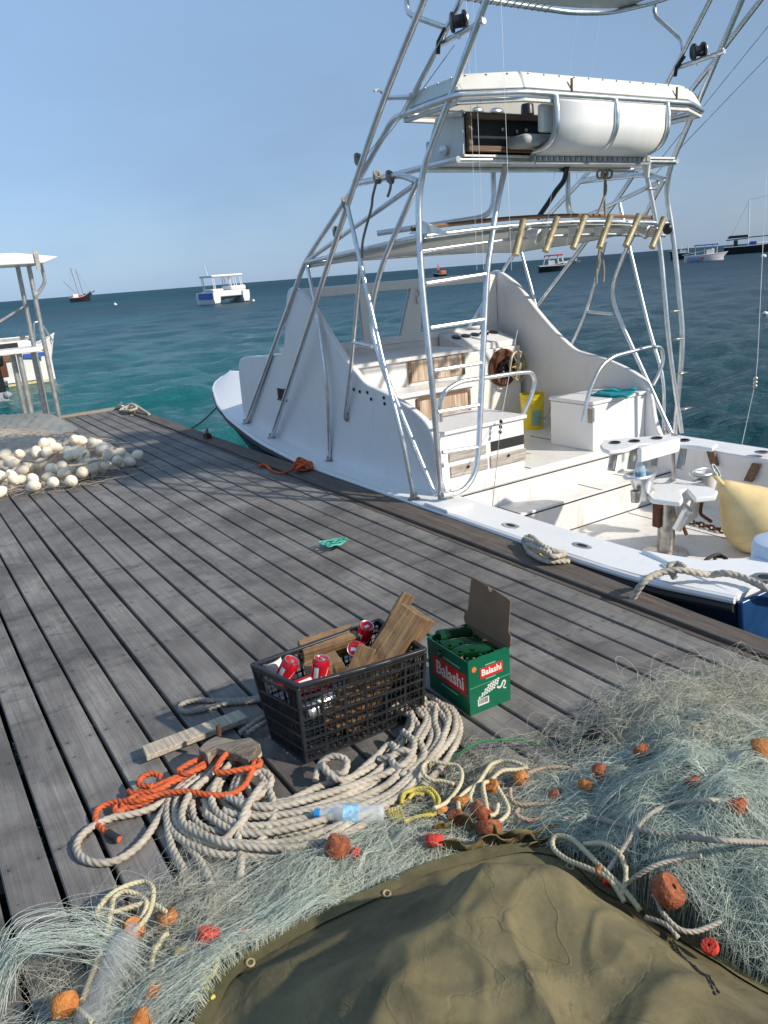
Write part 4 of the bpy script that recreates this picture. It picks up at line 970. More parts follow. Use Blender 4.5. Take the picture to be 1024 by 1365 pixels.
cloth()
def water_bottle(name, base, ax, L, r, label, cap=True, mat='clear_plastic', crush=0.):
    base = Vector(base); ax = Vector(ax).normalized(); t = thing(name, tuple(base), label, 'bottle')
    pr_ = [(0,0),(r*.8,0),(r,.012*L/.2)]
    for k in range(7): pr_ += [(r*(1-.05*(k % 2)-crush*rng.random()), L*(.08+.07*k))]
    pr_ += [(r,L*.62),(r*.85,L*.74),(r*.45,L*.86),(r*.38,L*.90),(r*.38,L*.93)]
    b = MB(); b.lathe(pr_, base, ax, 18); b.build('bottle_body', M[mat], t, angle=60)
    if cap:
        b = MB(); b.lathe([(r*.43,L*.92),(r*.43,L),(0,L)], base, ax, 14); b.build('cap', M['bluecap'], t)
        b = MB(); b.lathe([(r*1.02,L*.36),(r*1.02,L*.58)], base, ax, 18); b.build('wrapper', M['blue_print'], t)
    return t
M['blue_print'] = simple('pale_blue_wrapper', (.30,.52,.72), .4, 0, .5, 60)
_ap = Vector(PY(856, 632, 3.38))
water_bottle('water_bottle', _ap+Vector((0,0,-.10)), (-.10,.05,1), .22, .036, 'clear plastic water bottle standing in the arm pot of the fighting chair')
# pale blue drum at the stern
_b = MB(); _b.lathe([(0,-.44),(.155,-.44),(.16,-.42),(.16,.10),(.15,.125),(.12,.135),(0,.137)], (*G(1048, 718, .137)[:2], 0), n=28)
tag(_b.build('drum', M['drum'], None), 'pale blue plastic drum standing in the stern corner of the boat', 'drum')

# mooring lines
rope_thing('mooring_line', [pth([(842,800,.0),(858,776,.10),(880,764,.12),(905,760,.13),(930,764,.11),(948,766,.09),(965,764,.11),(985,768,.10),(1005,776,.09),(1030,790,.06),(1060,815,-.2)], n=8),
    pth([(900,770,.075),(892,756,.11),(905,752,.12),(915,760,.13)], n=6)], .018, 'rope', 'white laid mooring line over the stern corner of the fishing boat')
c1 = crop(640, 600, .2148)
rope_thing('mooring_line', [pth(c1([(270,560,.03),(300,620,.035),(350,660,.04),(420,690,.035),(500,690,.03),(550,690,.02)]), n=6), pth(c1([(275,550,.06),(330,570,.075),(400,600,.075),(470,630,.07),(530,640,.05)]), n=6),
    pth(c1([(290,580,.05),(340,600,.07),(400,630,.075),(460,660,.07),(520,650,.05)]), n=6), pth(c1([(330,545,.06),(370,580,.09),(420,620,.08),(440,670,.05)]), n=6), pth(c1([(280,545,.05),(310,535,.06),(335,550,.06),(330,575,.06)]), n=6)], .016, 'rope', 'knotted off white mooring rope hitched on the brown dock edge beside the gunwale')
rope_thing('hemp_hank', [pth(c1([(370,650,.02),(400,685,.022),(450,698,.022),(500,690,.02),(520,670,.03)]), n=6)], .011, 'rope_yellow', 'yellow strand tucked under the white knotted mooring rope on the dock edge')
rope_thing('bow_line', [cr([G(175,553,.02), G(205,565,-.35), G(240,574,-.42), G(265,565,-.3), G(292,540,.1)], 8)], .012, 'rope_grey', 'grey bow line sagging over the water from the boat to the dock corner', laid=False)
c2 = crop(260, 570, .2344)
rope_thing('orange_rope', [pth(c2([(360,215),(400,215),(430,240),(480,258),(530,250),(570,230),(600,200)]), n=6, z=.014), pth(c2([(365,225),(390,205),(420,225),(440,245)]), n=6, z=.02)]+[pth(c2([(565+rng.normal(0,14),200+rng.normal(0,10),.02+.01*k),(600+rng.normal(0,14),185+rng.normal(0,10),.05),(640+rng.normal(0,12),205+rng.normal(0,10),.05),(650+rng.normal(0,10),232,.03),(610+rng.normal(0,14),240+rng.normal(0,8),.03),(580+rng.normal(0,12),215+rng.normal(0,10),.06),(620+rng.normal(0,15),210,.07)]), n=6) for k in range(6)],
    .011, 'rope_orange', 'short knotted orange rope on the dock edge beside the fishing boat')
# teal tangle
_p = []
for k in range(11):
    cc = Vector(G(445, 724, .008+.003*k))+Vector((rng.normal(0,.012), rng.normal(0,.012), 0)); ph = rng.uniform(0, 6.3); rr = rng.uniform(.015, .06); _p.append(cr([cc+Vector((rr*math.cos(a+ph)*1.2+.008*rng.normal(), rr*(.6+.4*rng.random())*math.sin(a+ph)*1.1, .012*rng.random())) for a in np.linspace(0, 5.9, 9)], 5))
rope_thing('twine_tangle', _p, .0055, 'rope_teal', 'small sea green twine tangle lying alone on the deck boards', 'twine')
# cleats on the dock
def cleat(p, label, mt='rust'):
    p = Vector(p); t = thing('dock_cleat', tuple(p), label, 'cleat'); b = MB(); b.tube([p+Vector((-.05,-.12,.07)), p+Vector((-.02,-.06,.055)), p+Vector((.02,.06,.055)), p+Vector((.05,.12,.07))], [.012,.018,.018,.012], 8); b.build('horn', M[mt], t)
    b = MB(); b.box(p.x-.03, p.x+.03, p.y-.06, p.y+.06, p.z, p.z+.05); b.build('cleat_base', M[mt], t, bevel=.008)
cleat((2.82, 8.1, .013), 'rusty cleat on the brown dock beam near the bow of the boat')
cleat((2.75, 11.36, .015), 'cleat wrapped with white rope on the far corner of the dock', 'steel')
c3 = crop(0, 330, .332)
rope_thing('cleat_rope', [pth(c3([(480,655,.02),(505,640,.05),(515,630,.08),(540,632,.09),(570,650,.06),(600,670,.02)]), n=6), pth(c3([(490,655,.03),(520,655,.06),(550,645,.07),(530,630,.10),(505,645,.06),(520,660,.03),(545,660,.02)]), n=6)], .020, 'rope', 'thick white rope turned round the cleat on the far dock corner')

# ------------------------------------------------------------------ plastic crate and what is in it
def make_crate():
    O = Vector((.922, 2.128, .012)); ux = Vector((.470, -.070, 0)).normalized(); uy = Vector((-ux.y, ux.x, 0)); uz = Vector((0,0,1)); LX, LY, H = .485, .285, .292
    QB = [Vector(p) for p in ((.922,2.125,.012),(1.41,2.122,.012),(1.41,2.375,.012),(.893,2.325,.012))]; QT = [Vector(p) for p in ((.927,2.132,.304),(1.400,2.062,.304),(1.407,2.375,.304),(.869,2.371,.304))]
    def P(a, b, c):
        u, v, w_ = a/LX, b/LY, c/.292
        f = lambda q: (q[0]*(1-u)+q[1]*u)*(1-v)+(q[3]*(1-u)+q[2]*u)*v
        return f(QB)*(1-w_)+f(QT)*w_
    t = thing('plastic_crate', tuple(P(LX/2, LY/2, 0)), 'black plastic lattice crate holding timber offcuts and red cans on the rope coil', 'crate')
    def bar(mb, a, b, w, d, n): # bar from a to b, width w across, depth d along n
        a, b = Vector(a), Vector(b); dd = (b-a); n = Vector(n).normalized(); s = dd.normalized().cross(n); mb.obox((a+b)/2, dd/2, s*w/2, n*d/2)
    bow_ = lambda a: -.010*math.sin(PI*a/LX)
    for b0, n, nm in ((0, -uy, 'side_lattice'), (LY, uy, 'side_lattice')):
        m = MB()
        for i in range(25):
            a = LX*i/24; w = .0085 if i % 4 == 0 else .0026; off = bow_(a) if b0 == 0 else 0
            bar(m, P(a, b0+off, .0), P(a, b0+off, H-.012), w, .0055, n)
        for k, z in enumerate((.006,.045,.085,.125,.165,.205,.245,.278)):
            for i in range(8):
                a0, a1 = LX*i/8, LX*(i+1)/8; o0, o1 = (bow_(a0), bow_(a1)) if b0 == 0 else (0, 0)
                bar(m, P(a0, b0+o0, z)+n*.003, P(a1, b0+o1, z)+n*.003, .0085 if k % 2 == 0 else .0055, .006, n)
            if k < 7:
                for zz in (z+.020,):
                    bar(m, P(0, b0, zz), P(LX, b0, zz), .0022, .003, n)
        m.build(nm, M['crate'], t, smooth=False)
    for a0, n in ((0, -ux), (LX, ux)):
        m = MB()
        for i in range(21):
            b = LY*i/20; w = .010 if i % 5 == 0 else .0045
            hi = .20 if 4 < i < 16 else H-.012
            bar(m, P(a0, b, 0), P(a0, b, hi), w, .0055, n)
        for z in (.006, .05, .10, .15, .2, .278): bar(m, P(a0, 0, z)+n*.002, P(a0, LY, z)+n*.002, .010, .006, n)
        bar(m, P(a0, .04, .10), P(a0, LY-.04, .10), .13, .002, n)
        bar(m, P(a0, LY*.22, .205), P(a0, LY*.22, .28), .010, .008, n); bar(m, P(a0, LY*.78, .205), P(a0, LY*.78, .28), .010, .008, n)
        bar(m, P(a0, LY*.22, .258)+n*.004, P(a0, LY*.78, .258)+n*.004, .008, .010, n)
        m.build('end_panel', M['crate'], t, smooth=False)
    m = MB(); rim = [P(0,0,H), P(LX*.3,-.008,H), P(LX*.5,-.010,H), P(LX*.7,-.008,H), P(LX,0,H), P(LX,LY,H), P(0,LY,H)]
    for i in range(7): 
        a, b = rim[i], rim[(i+1) % 7]; d = (b-a).normalized(); bar(m, a-d*.004, b+d*.004, .018, .015, uz)
    m.build('rim', M['crate'], t, bevel=.004)
    for a in (0, LX):
        for b in (0, LY): m = MB(); bar(m, P(a, b, 0), P(a, b, H-.008), .014, .014, ux); m.build('corner_post', M['crate'], t, bevel=.003)
    m = MB()
    for i in range(16): bar(m, P(LX*(i+.5)/16, 0, .003), P(LX*(i+.5)/16, LY, .003), .008, .005, uz)
    for j in range(9): bar(m, P(0, LY*(j+.5)/9, .004), P(LX, LY*(j+.5)/9, .004), .008, .005, uz)
    m.build('base_grid', M['crate'], t, smooth=False)
make_crate()
def beam(name, a, b, n, w, d, mat, label, cat='timber', rough=.004, end=None):
    """sawn length from a to b, n = normal of the wide face"""
    a, b = Vector(a), Vector(b); ax = (b-a); L = ax.length; ax = ax.normalized(); n = Vector(n); n = (n-ax*n.dot(ax)).normalized(); s = ax.cross(n)
    m = MB(); k = 14; vs = []; fs = []; cs = [(-1,-1),(-.3,-1),(.4,-1),(1,-1),(1,-.2),(1,1),(.3,1),(-.4,1),(-1,1),(-1,.2)]
    for i in range(k):
        f = i/(k-1)
        for (x, y) in cs:
            p = Vector((x*w/2, y*d/2, f*L)); q = noise.noise(Vector((x*3+f*9, y*3+L*7, f*11)))*rough; cw = 1-.0*(abs(x) == abs(y))
            vs.append((p.x*(cw)+q, p.y*cw+q*.7, p.z + (0 if 0 < i < k-1 else (.05*w*x*(1 if i else -1)))))
    c = len(cs)
    for i in range(k-1):
        for j in range(c): fs.append((i*c+j, i*c+(j+1) % c, (i+1)*c+(j+1) % c, (i+1)*c+j))
    fs += [tuple(range(c))[::-1], tuple((k-1)*c+j for j in range(c))]
    me = bpy.data.meshes.new(name); me.from_pydata(vs, [], fs); me.materials.append(M[mat]); me.update()
    o = bpy.data.objects.new(name, me); COL.objects.link(o); R = Matrix((s, n, ax)).transposed().to_4x4(); R.translation = a; o.matrix_world = R; WM[o.name] = R
    bv = o.modifiers.new('bevel', 'BEVEL'); bv.width = .003; bv.segments = 2; bv.limit_method = 'ANGLE'; bv.angle_limit = math.radians(40)
    return tag(o, label, cat)
_top = Vector(PY(557, 816, 2.19)); _base = Vector((1.125, 2.225, .03))
beam('timber_post', _base, _top, (.62, -.78, 0), .135, .11, 'timber', 'thick rough sawn timber post leaning out of the black crate', rough=.006)
beam('timber_plank', (1.20, 2.325, .05), PY(545, 792, 2.30), (-.5, -.8, .3), .05, .035, 'timber', 'narrow timber batten behind the thick post in the black crate')
beam('timber_plank', (1.06, 2.19, .05), PY(490, 862, 2.20), (-.75, -.6, .3), .065, .03, 'timber', 'short pointed timber batten in front of the thick post in the crate')
beam('timber_block', G(401, 872, .27), G(474, 850, .27), (0, -.25, 1), .085, .075, 'timber', 'square timber block lying crosswise at the back of the black crate')
beam('timber_block', G(410, 905, .24), G(456, 885, .27), (0, -.2, 1), .09, .07, 'timber', 'short timber block with its sawn end facing the red cans in the crate')
_bl = crop(180, 840, .2148)
_q = [Vector(G(x, y, .03)) for x, y in _bl([(60,765),(675,530)])]
beam('wooden_plank', _q[0], _q[1], (0, 0, 1), .075, .022, 'plank_light', 'pale flat plank lying on the deck left of the black crate', 'plank', .002)
def can(c, ax, label, red=True, dent=.0):
    c = Vector(c); ax = Vector(ax).normalized(); t = thing('drink_can', tuple(c), label, 'can', 'drink cans thrown in the crate'); r = .031; h = .115
    b = MB(); b.lathe([(r*.78,-h/2),(r*.95,-h/2+.008),(r,-h/2+.014)] + [(r*(1-dent*abs(math.sin(k*1.7))), -h/2+.014+.01*k) for k in range(1, 8)] + [(r,h/2-.016),(r*.86,h/2-.003)], c, ax, 22); b.build('can_body', M['can_red' if red else 'can_alu'], t, angle=60)
    b = MB(); b.lathe([(r*.86,h/2-.004),(r*.86,h/2+.001),(r*.80,h/2),(r*.78,h/2-.005),(0,h/2-.005)], c, ax, 22); ld = b.build('can_lid', M['can_alu'], t)
    q = ax.to_track_quat('Z', 'Y'); b = MB(); b.lathe([(.009,0),(.009,.001),(0,.001)], c+q @ Vector((.008,.004,h/2-.0045)), ax, 12); b.build('opening', M['dark'], ld)
    b = MB(); b.obox(c+q @ Vector((-.004,-.002,h/2-.002)), q @ Vector((.010,0,0)), q @ Vector((0,.006,0)), q @ Vector((0,0,.0008))); b.build('pull_tab', M['can_alu'], ld)
    # pale patch and swash on the side that faces the viewer
    v = (Vector((0,0,CAMZ))-c); v = (v-ax*v.dot(ax)).normalized(); s = ax.cross(v)
    b = MB(); f = lambda a, z: c + (v*math.cos(a)+s*math.sin(a))*(r*1.012) + ax*z
    b.grid(lambda u, w_: f(-.75+.55*u, -.015+.045*w_), 6, 3); b.build('printed_patch', M['print_white'], t)
    b = MB(); b.grid(lambda u, w_: f(-.2+1.2*u, -.03+.05*u+.010*math.sin(u*7)+.007*w_), 16, 3); b.build('printed_wave', M['print_white'], t)
can(G(381, 897, .285), (.45, -.35, 1), 'upright red can at the left end of the crate beside the paper cup')
can(G(427, 897, .285), (.2, -.02, 1), 'upright red can in the crate in front of the sawn block end')
can(G(405, 915, .25), (1, -.15, .12), 'red can lying between the two upright cans in the crate')
can(G(485, 848, .28), (.1, -.45, 1), 'red can with its shiny lid up at the back of the crate')
can(G(477, 866, .28), (-.55, -.6, .5), 'red can tipped towards the viewer beside the battens in the crate')
can(G(425, 940, .19), (.9, .2, .1), 'bare crushed silver can seen through the crate lattice', red=False, dent=.14)
_b = MB(); _b.lathe([(.026,-.05),(.036,.045),(.038,.047),(.034,.047),(.024,-.045),(0,-.045)], G(368, 896, .25), (-.15,.3,1), 20); tag(_b.build('paper_cup', M['paper'], None), 'white paper cup leaning in the left end of the crate', 'cup')

M['neck_print'] = simple('red_and_white_neck_print', (.45,.16,.14), .4, 0, .7, 90)
# ------------------------------------------------------------------ printed beer carton with bottles
def text_into(mb, s, size, o, ux, uy, off=.0, ext=.0006, m=0, width=None):
    cu = bpy.data.curves.new('t', 'FONT'); cu.body = s; cu.size = size; cu.extrude = ext; cu.offset = off; cu.resolution_u = 3
    ob = bpy.data.objects.new('t', cu); COL.objects.link(ob); dg = bpy.context.evaluated_depsgraph_get(); me = bpy.data.meshes.new_from_object(ob.evaluated_get(dg))
    P = [v.co.copy() for v in me.vertices]; xs = [p.x for p in P]; ys = [p.y for p in P]; k = (width/(max(xs)-min(xs))) if width else 1
    o, ux, uy = Vector(o), Vector(ux), Vector(uy); nz_ = ux.cross(uy)
    mb.add([o+ux*(p.x-min(xs))*k+uy*(p.y-min(ys))+nz_*p.z for p in P], [tuple(f.vertices) for f in me.polygons], m)
    bpy.data.objects.remove(ob); bpy.data.meshes.remove(me); bpy.data.curves.remove(cu)
def make_carton():
    O = Vector((1.546, 2.003, .001)); ux = Vector((.196, -.008, 0)).normalized(); uy = Vector((.008, .196, 0)).normalized(); uz = Vector((0,0,1)); W, D, H = .192, .268, .222
    P = lambda a, b, c: O+ux*a+uy*b+uz*c
    t = thing('beer_carton', tuple(P(W/2, D/2, 0)), 'open green and red printed carton full of green glass bottles', 'carton')
    def wall(a0, b0, a1, b1, z0=0, z1=H, th=.0035, name='carton_wall', mats=None):
        p, q = P(a0, b0, 0), P(a1, b1, 0); d = (q-p); n = d.normalized().cross(uz); m = MB(); m.obox((p+q)/2+uz*(z0+z1)/2 - n*th/2, d/2, n*th/2, uz*(z1-z0)/2); return m.build(name, mats or M['carton'], t)
    wl = wall(0, D, 0, 0); wf = wall(.0036, 0, W-.0036, 0); wall(W, 0, W, D); wall(W-.0036, D, .0036, D)
    m = MB(); m.prism([P(.004,.004,.003), P(W-.004,.004,.003), P(W-.004,D-.004,.003), P(.004,D-.004,.003)], (0,0,.002)); m.build('carton_base', M['card'], t)
    # inside brown liner edges
    for a_ in (.0045, W-.0045): m = MB(); m.obox(P(a_, D/2, H/2), uy*(D/2-.005), ux*.0006, uz*(H/2-.004)); m.build('liner', M['card'], t)
    # torn off front lip
    m = MB(); e = [P(.002+ (W-.004)*i/24, .001, H) for i in range(25)]; up = [p+uz*(.004+.010*abs(noise.noise(Vector((i*.6, 3, 1)))))+uy*(-.001) for i, p in enumerate(e)]
    m.prism(e+up[::-1], uy*.003); m.build('torn_lip', M['carton'], wf)
    # flap standing up along the right long side
    lean = ux*.032; F = lambda b, z: P(W-.001, b, H)+uz*z+lean*(z/.22)
    fl = [F(-.002, 0), F(D+.006, 0), F(D+.016, .018), F(D+.012, .045), F(D-.006, .05), F(D-.012, .185), F(D-.022, .20), F(D*.55, .195), F(D*.52, .178), F(D*.47, .176), F(D*.44, .193), F(.03, .183), F(.012, .178), F(.008, .06), F(-.006, .05), F(-.010, .01)]
    m = MB(); m.prism(fl, -ux*.0035); m.build('carton_flap', M['card'], t, bevel=.001)
    # --- printing: long left side (reads from far to near) and short front side
    nl = -ux; ol = lambda s, z, h=.0012: P(0, D-s, z)+nl*h; ul = -uy
    m = MB(); m.obox(ol(.142, .118, .0008), ul*.108, uz*.044, nl*.0006); lb = m.build('name_label', M['label_red'], wl)
    m = MB(); text_into(m, 'Balashi', .078, ol(.058, .092, .0016), ul, uz, .0016, width=.178); m.build('name_lettering', M['print_white'], lb)
    m = MB(); m.obox(ol(.16, .178, .0008), ul*.055, uz*.0035, nl*.0004); m.build('small_print', M['print_pale'], wl); m = MB(); m.obox(ol(.14, .055, .0008), ul*.055, uz*.0035, nl*.0004); m.build('small_print', M['print_pale'], wl)
    nf = -uy; of = lambda s, z, h=.0012: P(s, 0, z)+nf*h
    m = MB(); m.obox(of(.104, .158, .0008), ux*.053, uz*.021, nf*.0006); lb = m.build('name_label', M['label_red'], wf)
    m = MB(); text_into(m, 'Balashi', .036, of(.058, .147, .0016), ux, uz, .0009, width=.092); m.build('name_lettering', M['print_white'], lb)
    m = MB(); m.lathe([(.011,0),(.011,.001),(0,.001)], of(.024, .186), nf, 20); m.build('round_mark', M['orange'], wf)
    for z in (.187, .130): m = MB(); m.obox(of(.10, z, .0008), ux*.024, uz*.002, nf*.0004); m.build('small_print', M['print_pale'], wf)
    m = MB(); m.obox(of(W/2, .112, .0006), ux*W/2*.98, uz*.0006, nf*.0004); m.build('fold_line', M['print_pale'], wf)
    # white serpent emblem: feathered wing of scales and a curling neck
    m = MB()
    for i in range(8):
        for j in range(4):
            a, z = .045+.0115*i, .062+.0095*j+.003*i
            if j < 1+min(i, 3) and not (i > 6 and j < 1): m.obox(of(a+.003*j, z, .001), ux*.0042+uz*.0012, uz*.0032-ux*.001, nf*.0003)
    sn = [of(.128,.080), of(.140,.072), of(.150,.080), of(.156,.092), of(.164,.093), of(.167,.084), of(.160,.072), of(.158,.066), of(.170,.060)]
    cs = cr(sn, 6); 
    for i in range(len(cs)-1):
        d = cs[i+1]-cs[i]
        if d.length > 1e-6: m.obox((cs[i]+cs[i+1])/2, d*.62, d.normalized().cross(nf)*(.0042-.002*i/len(cs)), nf*.0003)
    m.build('serpent_emblem', M['print_white'], wf)
    m = MB(); m.obox(of(.062, .042, .0009), ux*.026, uz*.014, nf*.0004); bc = m.build('bar_code', M['print_white'], wf)
    m = MB()
    for i in range(13): m.obox(of(.042+.0033*i, .044, .0014), ux*(.0005+.0007*rng.random()), uz*.010, nf*.0002)
    m.build('bar_code_lines', M['hull_black'], bc)
    # bottles
    def bottle(c, ax, label, grp='green bottles in the carton'):
        c = Vector(c); k = thing('glass_bottle', tuple(c), label, 'bottle', grp); r = .029
        b = MB(); b.lathe([(0,0),(r*.9,0),(r,.006),(r,.10),(r*.93,.118),(r*.6,.145),(r*.43,.165),(r*.42,.195),(r*.48,.196),(r*.48,.205),(r*.36,.206),(r*.33,.16),(r*.85,.10),(r*.85,.01),(0,.01)], c, ax, 18); b.build('bottle_body', M['bottle_glass'], k, angle=60)
        b = MB(); b.lathe([(r*1.012,.04),(r*1.012,.085)], c, ax, 18); b.build('bottle_label', M['bottle_glass'], k); b = MB(); b.lathe([(r*.47,.165),(r*.44,.19)], c, ax, 14); b.build('neck_label', M['neck_print'], k)
    for i in range(3):
        for j in range(4): bottle(P(.034+.062*i, .036+.065*j, .007), (0,0,1), 'upright green bottle packed down inside the printed carton')
    bottle(P(.03, .22, .188), (.85, -.5, .02), 'green bottle lying on top across the carton towards its flap'); bottle(P(.165, .07, .192), (-.75, .55, -.03), 'green bottle lying on top with its round base towards the viewer'); bottle(P(.04, .25, .215), (.95, -.12, -.12), 'green bottle lying highest at the back of the carton')
make_carton()

# ------------------------------------------------------------------ rope coil, orange rope, driftwood
def coil():
    outer = [(300,1003),(262,1030),(226,1068),(233,1112),(285,1136),(380,1137),(470,1112),(540,1066),(590,1012),(611,975),(602,946),(578,934),(560,936)]
    inner = [(345,1003),(338,1022),(332,1042),(338,1062),(375,1067),(430,1052),(488,1026),(522,1000),(540,972),(542,955),(534,946),(524,945),(512,950)]
    paths = []
    for k in range(10):
        f = k/9; z = .014+.012*(k % 3)+.004*rng.random()
        paths.append(pth([(lerp(a, b, f)[0]+rng.normal(0, 3.0), lerp(a, b, f)[1]+rng.normal(0, 3.0), z+.010*rng.random()) for a, b in zip(outer, inner)], n=9))
    for k in range(4):
        f = .15+.22*k; paths.append(pth([(lerp(a, b, f)[0]+rng.normal(0, 5), lerp(a, b, f)[1]+rng.normal(0, 5), .040+.012*rng.random()) for a, b in zip(outer[3:], inner[3:])], n=9))
    # knots and stray ends
    paths += [pth([(420,1040,.04),(428,1018,.06),(445,1008,.075),(462,1014,.07),(458,1030,.06),(438,1030,.05),(430,1020,.07),(455,1040,.045),(500,1020,.04)]), pth([(455,1050,.03),(500,1010,.05),(520,992,.06),(527,1005,.07),(505,1012,.05)]),
              pth([(537,975,.06),(552,990,.07),(545,1012,.07),(530,1022,.06),(522,1010,.06),(538,1000,.08),(552,1012,.06),(535,1035,.045)]), pth([(560,990,.06),(566,1005,.06),(556,1020,.05),(545,1030,.05)])]
    paths += [pth([(300,1060,.05),(330,1080,.05),(318,1100,.055),(300,1120,.04),(292,1130,.03)]), pth([(350,1045,.06),(330,1075,.06),(318,1110,.045),(322,1140,.03),(320,1172,.02)]), pth([(345,1030,.05),(362,1060,.05),(365,1090,.04),(340,1128,.035),(300,1140,.02),(262,1125,.02),(250,1108,.02)]),
              pth([(222,1085,.02),(228,1125,.015),(240,1150,.015),(246,1162,.015)]), pth([(250,1125,.015),(268,1150,.015),(280,1175,.015),(284,1195,.015)]), pth([(330,1035,.055),(350,1028,.06),(362,1040,.05),(350,1058,.05),(322,1072,.04)])]
    # loop out to the left, on the bare boards
    paths += [pth([(232,1060,.02),(200,1078),(172,1086),(150,1090),(120,1104),(103,1124),(108,1142),(130,1150),(160,1145),(190,1122),(212,1090),(230,1062,.02),(260,1035,.03)], n=10)]
    co_ = rope_thing('rope_coil', paths, .0125, 'rope', 'long off white rope flaked in loops under and around the black crate', 'rope')
    rope_thing('rope_tail', [pth(_bl([(790,415),(700,430),(640,435),(560,440),(470,435),(380,435),(310,450),(280,475),(300,500),(350,505),(430,490),(520,465),(600,450),(680,445),(790,430)]), n=8), pth(_bl([(650,640,.02),(720,590,.03),(800,540,.03)]), n=6), pth(_bl([(700,640,.02),(760,600,.04),(820,570,.03)]), n=6)], .0115, 'rope_grey', 'grey doubled rope end lying on the boards in the crate shadow', 'rope')
    # frayed ends
    for (px, py) in ((284,1195),(246,1164),(345,1132)):
        fr = MB()
        for k in range(6): fr.tube(pth([(px, py, .015), (px+rng.normal(0,6), py+10+rng.normal(0,4), .012), (px+rng.normal(0,10), py+20+rng.normal(0,6), .008)], n=4), .0035, 6)
        fr.build('frayed_end', M['rope'], co_)
coil()
def orange():
    c = crop(90, 960, .2832); z = .035
    ps = [[(245,560,.012),(205,540,.012),(155,505,.012),(132,460,.014),(150,415,.016),(220,385,.025),(330,380,.04),(450,345,.05),(560,335,.055),(660,350,.055),(760,350,.055),(830,310,.06),(865,250,.07),(880,200,.08),(905,190,.085),(900,215,.08),(830,230,.08),(740,245,.075),(700,240,.075),(715,200,.08),(750,155,.085)],
          [(700,150,.07),(640,205,.06),(560,250,.05),(470,285,.045),(380,325,.035),(300,345,.025),(290,335,.02)], [(690,170,.06),(620,225,.055),(540,270,.045),(450,310,.04),(360,360,.03),(270,415,.02),(230,430,.018),(225,405,.02)],
          [(440,265,.05),(400,250,.055),(350,270,.05),(340,305,.045),(400,310,.05)], [(640,180,.06),(580,200,.06),(520,240,.05),(560,250,.06),(650,215,.06)], [(480,300,.05),(420,330,.045),(330,350,.035),(260,400,.025),(300,410,.02),(400,370,.035)]]
    o = rope_thing('orange_rope', [pth(c(p), n=8) for p in ps], .0105, 'rope_orange', 'bright orange laid rope thrown over the left end of the white coil', 'rope')
    q = [Vector(G(*p[:2], .013)) for p in c([(190,530),(240,560)])]; b = MB(); b.tube([q[0], q[1]], .0125, 10); b.build('whipping', M['rubber'], o)
orange()
def driftwood():
    c = crop(90, 960, .2832); t = thing('driftwood_piece', tuple(G(310, 1000, .05)), 'grey broken timber chunk with an iron bolt on the orange rope', 'timber')
    def blk(pts, zt, th, mt): b = MB(); b.prism([Vector(G(x, y, zt))+Vector((0,0,.004*rng.normal())) for x, y in c(pts)], (0,0,-th)); return b.build('splintered_wood', M[mt], t, bevel=.004)
    blk([(615,140),(650,100),(700,75),(790,85),(860,75),(905,100),(890,125),(800,150),(700,130),(660,150)], .10, .03, 'driftwood')
    blk([(700,100),(830,95),(910,110),(855,190),(800,165),(700,140)], .088, .035, 'driftwood'); blk([(645,150),(680,118),(690,125),(660,170)], .095, .04, 'plank_pale')
    q = Vector(G(*c([(715,72)])[0], .10)); b = MB(); b.tube([q, q+Vector((0,0,.04))], .008, 10); b.build('iron_bolt', M['rust'], t)
driftwood()
water_bottle('water_bottle', G(512, 1086, .05), tuple(Vector(G(437,1084,.06))-Vector(G(512,1086,.05))), .21, .030, 'clear water bottle with blue cap lying on the rope below the crate', crush=.04)
water_bottle('crushed_bottle', G(118, 1368, .04), tuple(Vector(G(160,1275,.07))-Vector(G(118,1368,.04))), .26, .042, 'dusty clear plastic bottle crushed in the net at the left corner', cap=False, mat='dusty_plastic', crush=.18)
M['tarp_hem'] = simple('sunned_canvas_hem', (.125,.105,.045), .85, 0, .3, 24, .4, 300)
M['net_tan'] = mat_net('tan_twine', (.46,.37,.27), (.70,.60,.46), .8)
M['steel_pale'] = simple('galvanised_steel', (.52,.50,.46), .42, .75, .25, 14)

# ------------------------------------------------------------------ nets, floats, tarpaulin
def in_poly(P, poly):
    x, y = P[:, 0], P[:, 1]; ins = np.zeros(len(P), bool); n = len(poly)
    for i in range(n):
        x1, y1 = poly[i]; x2, y2 = poly[(i+1) % n]
        c = ((y1 > y) != (y2 > y)) & (x < (x2-x1)*(y-y1)/(y2-y1+1e-12)+x1); ins ^= c
    return ins
def Gv(P, z):
    d = (R3 @ np.stack([P[:, 0]-CX, P[:, 1]-CY, np.full(len(P), FPX)])).T; t = (z-CAMZ)/d[:, 2]
    return np.stack([d[:, 0]*t, d[:, 1]*t], 1)
def gauss(cs):
    """height field from (px, py, height, radius) bumps"""
    C = [(G(px, py, h*.6), h, r) for px, py, h, r in cs]
    def f(x, y):
        z = np.zeros_like(x)
        for c, h, r in C: z = np.maximum(z, 0)+0; z = z + h*np.exp(-((x-c[0])**2+(y-c[1])**2)/(r*r))
        return z
    return f
def sfield(x, y, sc, seed):
    """smooth random field made of sines"""
    r = np.random.default_rng(seed); z = np.zeros_like(x)
    for k in range(9):
        a = r.uniform(0, 6.28); l = sc*r.uniform(.5, 2.2); z += np.sin((x*math.cos(a)+y*math.sin(a))*2*PI/l+r.uniform(0, 6.28))
    return z/3
rimpx = [(255,1380),(298,1303),(350,1266),(430,1222),(500,1190),(560,1162),(620,1143),(700,1132),(760,1146),(800,1178),(850,1206),(900,1240),(960,1282),(1026,1322)]
